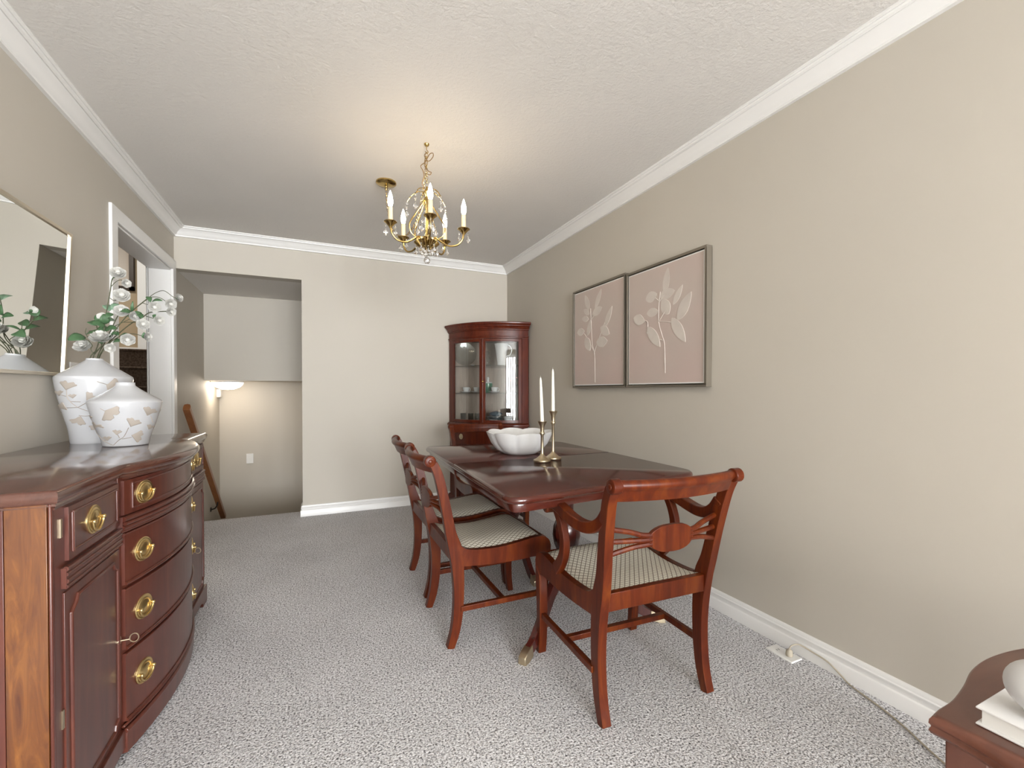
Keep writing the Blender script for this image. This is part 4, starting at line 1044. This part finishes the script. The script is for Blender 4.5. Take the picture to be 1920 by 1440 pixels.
# standing engraved plate
pc = V((1.375, 4.235, Z1 + 0.118)); tilt = V((-0.22, -0.95, 0.16)).normalized(); mt = frame_of(tilt)
m = MB().lathe([(0.001, 0), (0.07, 0), (0.115, 0.014), (0.116, 0.017), (0.070, 0.004), (0.001, 0.004)], pc, 40, mt)
tag(m.build('glass_plate', M['glassware'], None), 'engraved clear plate standing upright on the upper cabinet shelf', 'plate')
lathe_thing('trinket_dish', M['ceramic'], [(0.001, 0), (0.012, 0), (0.020, 0.010), (0.018, 0.010), (0.010, 0.004), (0.001, 0.004)], (1.425, 4.135, Z1), 'tiny white dish in front of the clear plate, upper cabinet shelf', 'dish')
lathe_thing('decanter', M['glassware'], [(0.001, 0), (0.036, 0), (0.038, 0.010), (0.024, 0.020), (0.026, 0.05), (0.034, 0.075), (0.022, 0.095), (0.016, 0.105), (0.026, 0.125), (0.018, 0.145), (0.001, 0.15)], (1.556, 4.090, Z1), 'ornate clear glass decanter on the upper cabinet shelf, left of the pitcher', 'decanter', None, 12)
pit = V((1.665, 3.975, Z1))
lathe_thing('pitcher', M['ceramic'], [(0.001, 0), (0.038, 0), (0.040, 0.006), (0.052, 0.10), (0.066, 0.195), (0.070, 0.212), (0.066, 0.212), (0.048, 0.10), (0.034, 0.02), (0.001, 0.02)], pit, 'large white pitcher on the upper cabinet shelf', 'pitcher', None, 32, handle(0.145, 0.050, 0.056, (0.75, -0.66)))
CUP = [(0.001, 0), (0.020, 0), (0.021, 0.006), (0.030, 0.020), (0.036, 0.050), (0.0345, 0.050), (0.028, 0.020), (0.018, 0.009), (0.001, 0.008)]
def cup(c, label, dirx=(0.75, -0.66), sc=1.0):
    return lathe_thing('teacup', M['ceramic'], [(r_ * sc, z_ * sc) for r_, z_ in CUP], c, label, 'cup', 'white cups in the corner cabinet', 24, handle(0.028 * sc, 0.014 * sc, 0.034 * sc, dirx))
def saucer(c, label):
    return lathe_thing('saucer', M['ceramic'], [(0.001, 0), (0.030, 0), (0.062, 0.012), (0.062, 0.014), (0.030, 0.004), (0.001, 0.004)], c, label, 'saucer', 'white saucers in the corner cabinet')
for (x, y), a_, b_ in (((1.384, 4.225), 'white teacup at the left end of the middle cabinet shelf', 'white saucer under the leftmost teacup, middle cabinet shelf'),
                       ((1.462, 4.120), 'white teacup behind the left door edge, second on the middle cabinet shelf', 'white saucer under the second teacup, middle cabinet shelf'),
                       ((1.592, 3.975), 'white teacup right of the green jar, middle cabinet shelf', 'white saucer beneath the teacup right of the green jar')):
    saucer((x, y, Z2), b_); cup((x, y, Z2 + 0.005), a_)
gj = thing('lidded_jar', 'green lidded jar with clear stopper on the middle cabinet shelf', 'jar', (1.585, 4.135, Z2))
MB().lathe([(0.001, 0), (0.030, 0), (0.034, 0.006), (0.034, 0.03), (0.044, 0.055), (0.046, 0.080), (0.044, 0.096), (0.001, 0.096)], (1.585, 4.135, Z2), 28).build('jar_body', M['green'], gj)
MB().lathe([(0.001, 0.096), (0.044, 0.096), (0.040, 0.106), (0.012, 0.112), (0.010, 0.130), (0.015, 0.142), (0.008, 0.156), (0.001, 0.158)], (1.585, 4.135, Z2), 28).build('lid', M['ceramic'], gj)
gf = thing('glass_flower', 'clear glass flower ornament with pink blooms at the right of the middle cabinet shelf', 'ornament', (1.752, 3.872, Z2))
m = MB().lathe([(0.001, 0), (0.028, 0), (0.030, 0.004), (0.008, 0.012), (0.006, 0.03), (0.001, 0.03)], (1.752, 3.872, Z2), 16)
m.build('base', M['glassware'], gf)
for k in range(6):
    a_ = k * 1.05; tip = V((1.752 + 0.030 * math.cos(a_), 3.872 + 0.030 * math.sin(a_), Z2 + 0.075 + 0.014 * k))
    MB().tube(crom([(1.752, 3.872, Z2 + 0.02), (1.752 + 0.012 * math.cos(a_), 3.872 + 0.012 * math.sin(a_), Z2 + 0.05), tip], 4), 0.0018, 6).build('stem', M['glassware'], gf)
    MB().ball(tip, 0.010, 10, 0.008).build('bloom', M['rose'] if k % 2 else M['glassware'], gf)
GL = [(0.001, 0), (0.024, 0), (0.026, 0.004), (0.028, 0.085), (0.0265, 0.085), (0.0245, 0.008), (0.001, 0.008)]
for (x, y), lb in (((1.362, 4.250), 'clear tumbler at the far left of the cabinet floor'), ((1.425, 4.200), 'clear tumbler second from the left on the cabinet floor'), ((1.475, 4.140), 'clear tumbler beside the stacked blue plates on the cabinet floor')):
    lathe_thing('tumbler', M['glassware'], GL, (x, y, Z3), lb, 'glass', 'clear tumblers on the cabinet floor')
PLT = [(0.001, 0), (0.050, 0), (0.090, 0.012), (0.090, 0.015), (0.050, 0.004), (0.001, 0.004)]
for k, lb in enumerate(('blue-grey plate at the bottom of the cabinet plate stack', 'blue-grey plate second from the bottom of the plate stack', 'blue-grey plate in the middle of the plate stack', 'blue-grey plate second from the top of the plate stack')):
    lathe_thing('plate', M['blueware'], PLT, (1.640, 4.060, Z3 + 0.014 * k), lb, 'plate', 'blue-grey plates stacked in the cabinet')
lathe_thing('covered_dish', M['blueware'], [(0.001, 0), (0.040, 0), (0.066, 0.020), (0.068, 0.024), (0.060, 0.034), (0.030, 0.046), (0.010, 0.050), (0.001, 0.052)], (1.640, 4.060, Z3 + 0.057), 'blue-grey covered dish on top of the plate stack in the cabinet', 'dish')
lathe_thing('low_bowl', M['ceramic'], [(0.001, 0), (0.030, 0), (0.044, 0.030), (0.042, 0.030), (0.028, 0.006), (0.001, 0.006)], (1.572, 3.955, Z3), 'low white bowl in front of the blue plates on the cabinet floor', 'bowl')
cup((1.688, 3.868, Z3), 'larger white cup at the right of the cabinet floor', (0.75, -0.66), 1.25)

# ---------------------------------------------------------------- chandelier
HX, HY = 0.544, 2.320
cl = thing('chandelier', 'brass chandelier with five lit candle bulbs and crystal drops', 'chandelier', (HX, HY, 1.79))
CP = V((0.412, 2.848, ZC))
MB().lathe([(0.001, -0.024), (0.012, -0.024), (0.030, -0.020), (0.056, -0.014), (0.062, -0.008), (0.062, 0.0), (0.001, 0.0)], CP, 32).lathe([(0.001, -0.052), (0.006, -0.050), (0.009, -0.042), (0.006, -0.034), (0.010, -0.026), (0.001, -0.022)], CP, 14).build('canopy', M['brass'], cl)
MB().lathe([(0.001, -0.010), (0.010, -0.010), (0.014, -0.004), (0.014, 0.0), (0.001, 0.0)], (HX, HY, ZC), 16).tube(crom([(HX, HY, ZC - 0.008), (HX, HY, ZC - 0.03), (HX + 0.008, HY, ZC - 0.040), (HX, HY, ZC - 0.050), (HX - 0.008, HY, ZC - 0.040)], 4), 0.0022, 6).build('hook', M['brass'], cl)
def chain(path, step=0.018):
    m = MB(); pts = crom(path, 24); acc = 0; prev = pts[0]; k = 0; last = pts[0]
    for q in pts[1:]:
        acc += (q - prev).length; prev = q
        if acc >= step:
            d_ = (q - last).normalized(); mid = (q + last) / 2; L = (q - last).length * 0.62; acc = 0
            fr = frame_of(d_); sd = fr.col[0] if k % 2 else fr.col[1]
            m.tube([mid + d_ * (L * math.cos(2 * PI * t / 10)) + V(sd) * (0.0058 * math.sin(2 * PI * t / 10)) for t in range(10)], 0.0013, 5, True)
            last = q; k += 1
    return m
TZ = 2.195
chain([(HX, HY, ZC - 0.048), (HX, HY, 2.30), (HX, HY, TZ + 0.006)]).build('chain', M['brass'], cl)
chain([tuple(CP + V((0, 0, -0.05))), (0.418, 2.83, 2.24), (0.440, 2.74, 2.08), (0.480, 2.57, 2.01), (0.512, 2.43, 2.05), (0.533, 2.345, 2.19), (HX, HY + 0.004, ZC - 0.060)]).build('swag_chain', M['brass'], cl)
MB().tube(crom([(HX, HY - 0.004, ZC - 0.045), (HX - 0.014, HY - 0.01, 2.35), (HX + 0.006, HY - 0.012, 2.325), (HX + 0.030, HY - 0.012, 2.352), (HX + 0.030, HY - 0.012, 2.372), (HX + 0.012, HY - 0.012, 2.362), (HX - 0.010, HY - 0.012, 2.318), (HX - 0.034, HY - 0.012, 2.292), (HX - 0.022, HY - 0.012, 2.268), (HX - 0.018, HY - 0.010, 2.240), (HX - 0.026, HY - 0.004, 2.205), (HX - 0.010, HY, 2.19)], 6), 0.0022, 8).tube(
    crom([(HX - 0.004, HY + 0.006, 2.36), (HX - 0.010, HY + 0.008, 2.31), (HX + 0.006, HY - 0.010, 2.275), (HX + 0.022, HY - 0.010, 2.270), (HX + 0.014, HY - 0.010, 2.256), (HX + 0.004, HY - 0.002, 2.262)], 6), 0.0022, 8).build('lamp_cord', M['goldcord'], cl)
MB().lathe([(0.001, 1.885), (0.016, 1.890), (0.026, 1.905), (0.030, 1.918), (0.018, 1.926), (0.011, 1.935), (0.008, 1.96), (0.008, 2.10), (0.012, 2.11), (0.016, 2.125), (0.010, 2.14), (0.018, 2.155), (0.020, 2.165), (0.008, 2.18), (0.005, TZ), (0.001, TZ)], (HX, HY, 0), 20).build('column', M['brass'], cl)
def crystal(c, L, r, seg=6, name='crystal_drop', bead=True):
    c = V(c)
    m = MB().lathe([(0.0005, -L), (r * 0.55, -L * 0.86), (r, -L * 0.62), (r * 0.75, -L * 0.35), (r * 0.25, -L * 0.08), (0.0005, 0)], c, seg, None, 1, 0.6)
    if bead:
        m.ball(c + V((0, 0, 0.006)), 0.0048, 8)
        m.tube([c + V((0, 0, 0.010)), c + V((0, 0, 0.018))], 0.0006, 5)
    return m.build(name, M['crystal'], cl, smooth=0)
f0 = math.atan2(-HY, -HX) + R(5)
RA = 0.196
def pol(r_, a_, z_): return V((HX + r_ * math.cos(a_), HY + r_ * math.sin(a_), z_))
for k in range(5):
    a_ = f0 + k * 2 * PI / 5
    am = MB().tube(crom([pol(0.018, a_, 1.915), pol(0.045, a_, 1.925), pol(0.075, a_, 1.905), pol(0.115, a_, 1.882), pol(0.160, a_, 1.885), pol(0.188, a_, 1.912), pol(RA, a_, 1.945)], 6), 0.0048, 10).build('arm', M['brass'], cl)
    q = pol(RA, a_, 0)
    MB().lathe([(0.001, 1.936), (0.006, 1.938), (0.010, 1.946), (0.024, 1.962), (0.033, 1.968), (0.031, 1.971), (0.020, 1.965), (0.012, 1.962), (0.001, 1.962)], q, 24).build('drip_cup', M['brass'], am)
    MB().lathe([(0.001, 1.962), (0.0115, 1.962), (0.0115, 2.044), (0.001, 2.044)], q, 18).build('candle_sleeve', M['sleeve'], am)
    MB().lathe([(0.001, 2.044), (0.008, 2.045), (0.0125, 2.062), (0.0135, 2.074), (0.011, 2.092), (0.006, 2.112), (0.002, 2.124), (0.0004, 2.127)], q, 16).build('bulb', M['bulb'], am)
    # upper rods that hold the beaded swags
    MB().tube(crom([pol(0.010, a_, 2.130), pol(0.032, a_, 2.090), pol(0.066, a_, 2.035), pol(0.096, a_, 1.980), pol(0.085, a_, 1.935), pol(0.040, a_, 1.912)], 6), 0.0034, 8).build('rod', M['brass'], cl)
    b_ = a_ + PI / 5
    MB().tube(crom([pol(0.012, b_, 2.165), pol(0.045, b_, 2.170), pol(0.080, b_, 2.150), pol(0.105, b_, 2.118)], 6), 0.0026, 8).build('scroll', M['brass'], cl)
    for j, (r_, z_) in enumerate(((0.032, 2.163), (0.060, 2.160), (0.086, 2.140), (0.106, 2.110), (0.108, 2.092))):
        MB().ball(pol(r_, b_, z_), 0.0062, 8).build('bead', M['crystal'], cl, smooth=0)
    crystal(pol(0.108, b_, 2.076), 0.042, 0.011)
    crystal(pol(RA + 0.024, a_, 1.935), 0.040, 0.011)
    crystal(pol(RA - 0.026, a_, 1.938), 0.034, 0.009)
    crystal(pol(0.050, b_, 1.985), 0.044, 0.013)
    crystal(pol(0.058, b_, 1.872), 0.036, 0.011)
    # fluted leaf cup under the hub, tipped outwards
    ax = (pol(0.55, b_, 0) - pol(0, b_, 0)) + V((0, 0, 0.84)); mt = frame_of(ax)
    MB().lathe([(0.002, -0.030), (0.010, -0.022), (0.018, -0.006), (0.023, 0.014), (0.026, 0.024), (0.024, 0.024), (0.016, -0.004), (0.002, -0.018)], pol(0.034, b_, 1.893), 14, mt).build('leaf_cup', M['brass'], cl)
for k in range(8):
    a_ = k * PI / 4; crystal(pol(0.030, a_, 1.868), 0.034, 0.010)
MB().ball((HX, HY, 1.806), 0.018, 10).lathe([(0.003, 1.824), (0.003, 1.89), (0.001, 1.89)], (HX, HY, 0), 8).build('crystal_ball', M['crystal'], cl, smooth=0)

# ---------------------------------------------------------------- end table, book and round vase at the lower right
et = thing('end_table', 'reddish mahogany end table with scalloped top in the lower right corner', 'table', (1.30, 0.15, 0))
far = crom([(0.990, 0.405), (1.035, 0.410), (1.090, 0.412), (1.165, 0.424), (1.240, 0.440), (1.320, 0.446), (1.400, 0.440), (1.480, 0.424), (1.555, 0.412), (1.615, 0.405)], 4)
rgt = crom([(1.615, 0.405), (1.618, 0.33), (1.655, 0.20), (1.668, 0.12), (1.655, 0.02), (1.618, -0.11), (1.615, -0.18)], 4)
bot_ = [V((3.23 - 1.615 - (q.x - 0.990) + 0.0, 0.225 - q.y, 0)) if False else V((2.605 - q.x, 0.225 - q.y)) for q in far]
lft = [V((2.605 - q.x, 0.225 - q.y)) for q in rgt]
ring = [(q.x, q.y) for q in (list(far)[:-1] + list(rgt)[:-1] + list(bot_)[:-1] + list(lft)[:-1])][::-1]
MB().loft(slab(ring, [(0.020, 0.507), (0.004, 0.510), (0.0, 0.516), (0.004, 0.522), (0.004, 0.524), (0.0, 0.528), (0.001, 0.535), (0.006, 0.540)])).build('top', M['endtop'], et, smooth=50)
for x, y in ((1.012, 0.336), (1.532, 0.336), (1.012, -0.172), (1.532, -0.172)):
    MB().loft([[(x + s * 0.008, y + s * 0.008, 0.0), (x + 0.055 - s * 0.008, y + s * 0.008, 0.0), (x + 0.055 - s * 0.008, y + 0.055 - s * 0.008, 0.0), (x + s * 0.008, y + 0.055 - s * 0.008, 0.0)] if False else [(x + a_, y + b_, z) for a_, b_ in ((i_, i_), (0.055 - i_, i_), (0.055 - i_, 0.055 - i_), (i_, 0.055 - i_))] for z, i_, s in ((0.0, 0.010, 0), (0.40, 0.0, 0), (0.508, 0.0, 0))]).build('leg', M['endtop'], et, 0.003)
for a_, b_ in (((1.040, 0.348), (1.565, 0.368)), ((1.040, -0.152), (1.565, -0.132)), ((1.036, -0.14), (1.056, 0.36)), ((1.546, -0.14), (1.566, 0.36))):
    MB().box((a_[0], a_[1], 0.466), (b_[0], b_[1], 0.507)).build('apron', M['endtop'], et, 0.002)
bk = thing('book', 'white hardcover book lying on the end table under the round vase', 'book', (1.12, 0.26, 0.541))
bx0, by1 = 1.040, 0.362
MB().box((bx0, 0.130, 0.5405), (bx0 + 0.235, by1, 0.5435)).box((bx0, 0.130, 0.5685), (bx0 + 0.235, by1, 0.5715)).box((bx0 + 0.232, 0.130, 0.5405), (bx0 + 0.235, by1, 0.5715)).build('cover', M['book'], bk, 0.001)
MB().box((bx0 + 0.007, 0.137, 0.5437), (bx0 + 0.231, by1 - 0.006, 0.5683)).build('pages', M['paper'], bk)
rv = MB().lathe([(0.001, 0.572), (0.024, 0.572), (0.026, 0.576), (0.024, 0.580), *[(0.050 * math.cos(R(a_)), 0.622 + 0.044 * math.sin(R(a_))) for a_ in range(-60, 71, 10)], (0.016, 0.672), (0.019, 0.678), (0.015, 0.678), (0.012, 0.668), (0.001, 0.664)], (1.098, 0.296, 0), 40)
tag(rv.build('round_vase', M['bowl']), 'small round white vase standing on the white book at the right edge', 'vase')

# ---------------------------------------------------------------- floor outlet and cable by the right baseboard
fo = thing('floor_outlet', 'white floor outlet plate set in the carpet by the right baseboard', 'outlet', (1.806, 1.220, 0.0))
MB().box((1.772, 1.163, 0.0), (1.840, 1.277, 0.007)).build('plate', M['plastic'], fo, 0.002)
m = MB()
for y in (1.246, 1.194):
    for dx in (-0.006, 0.006): m.box((1.806 + dx - 0.0012, y - 0.004, 0.0068), (1.806 + dx + 0.0012, y + 0.004, 0.0074))
m.build('socket_slots', M['dark'], fo)
pc_ = thing('power_cord', 'thin beige power cord plugged into the floor outlet, trailing along the carpet', 'cord', (1.806, 1.194, 0.0075))
MB().loft([[(1.806 + r_ * math.cos(2 * PI * k / 12), 1.196 + r_ * math.sin(2 * PI * k / 12), z_) for k in range(12)] for r_, z_ in ((0.013, 0.0078), (0.014, 0.014), (0.012, 0.030), (0.006, 0.036))]).build('plug', M['cord'], pc_, 0.001)
MB().tube(crom([(1.806, 1.196, 0.034), (1.812, 1.190, 0.052), (1.834, 1.172, 0.060), (1.848, 1.130, 0.050), (1.852, 1.070, 0.040), (1.849, 1.020, 0.016), (1.838, 0.985, 0.006), (1.816, 0.905, 0.005), (1.800, 0.850, 0.005), (1.770, 0.780, 0.005), (1.722, 0.690, 0.005), (1.690, 0.600, 0.005), (1.700, 0.480, 0.005), (1.740, 0.35, 0.005)], 6), 0.0032, 8).build('cable', M['cord'], pc_)
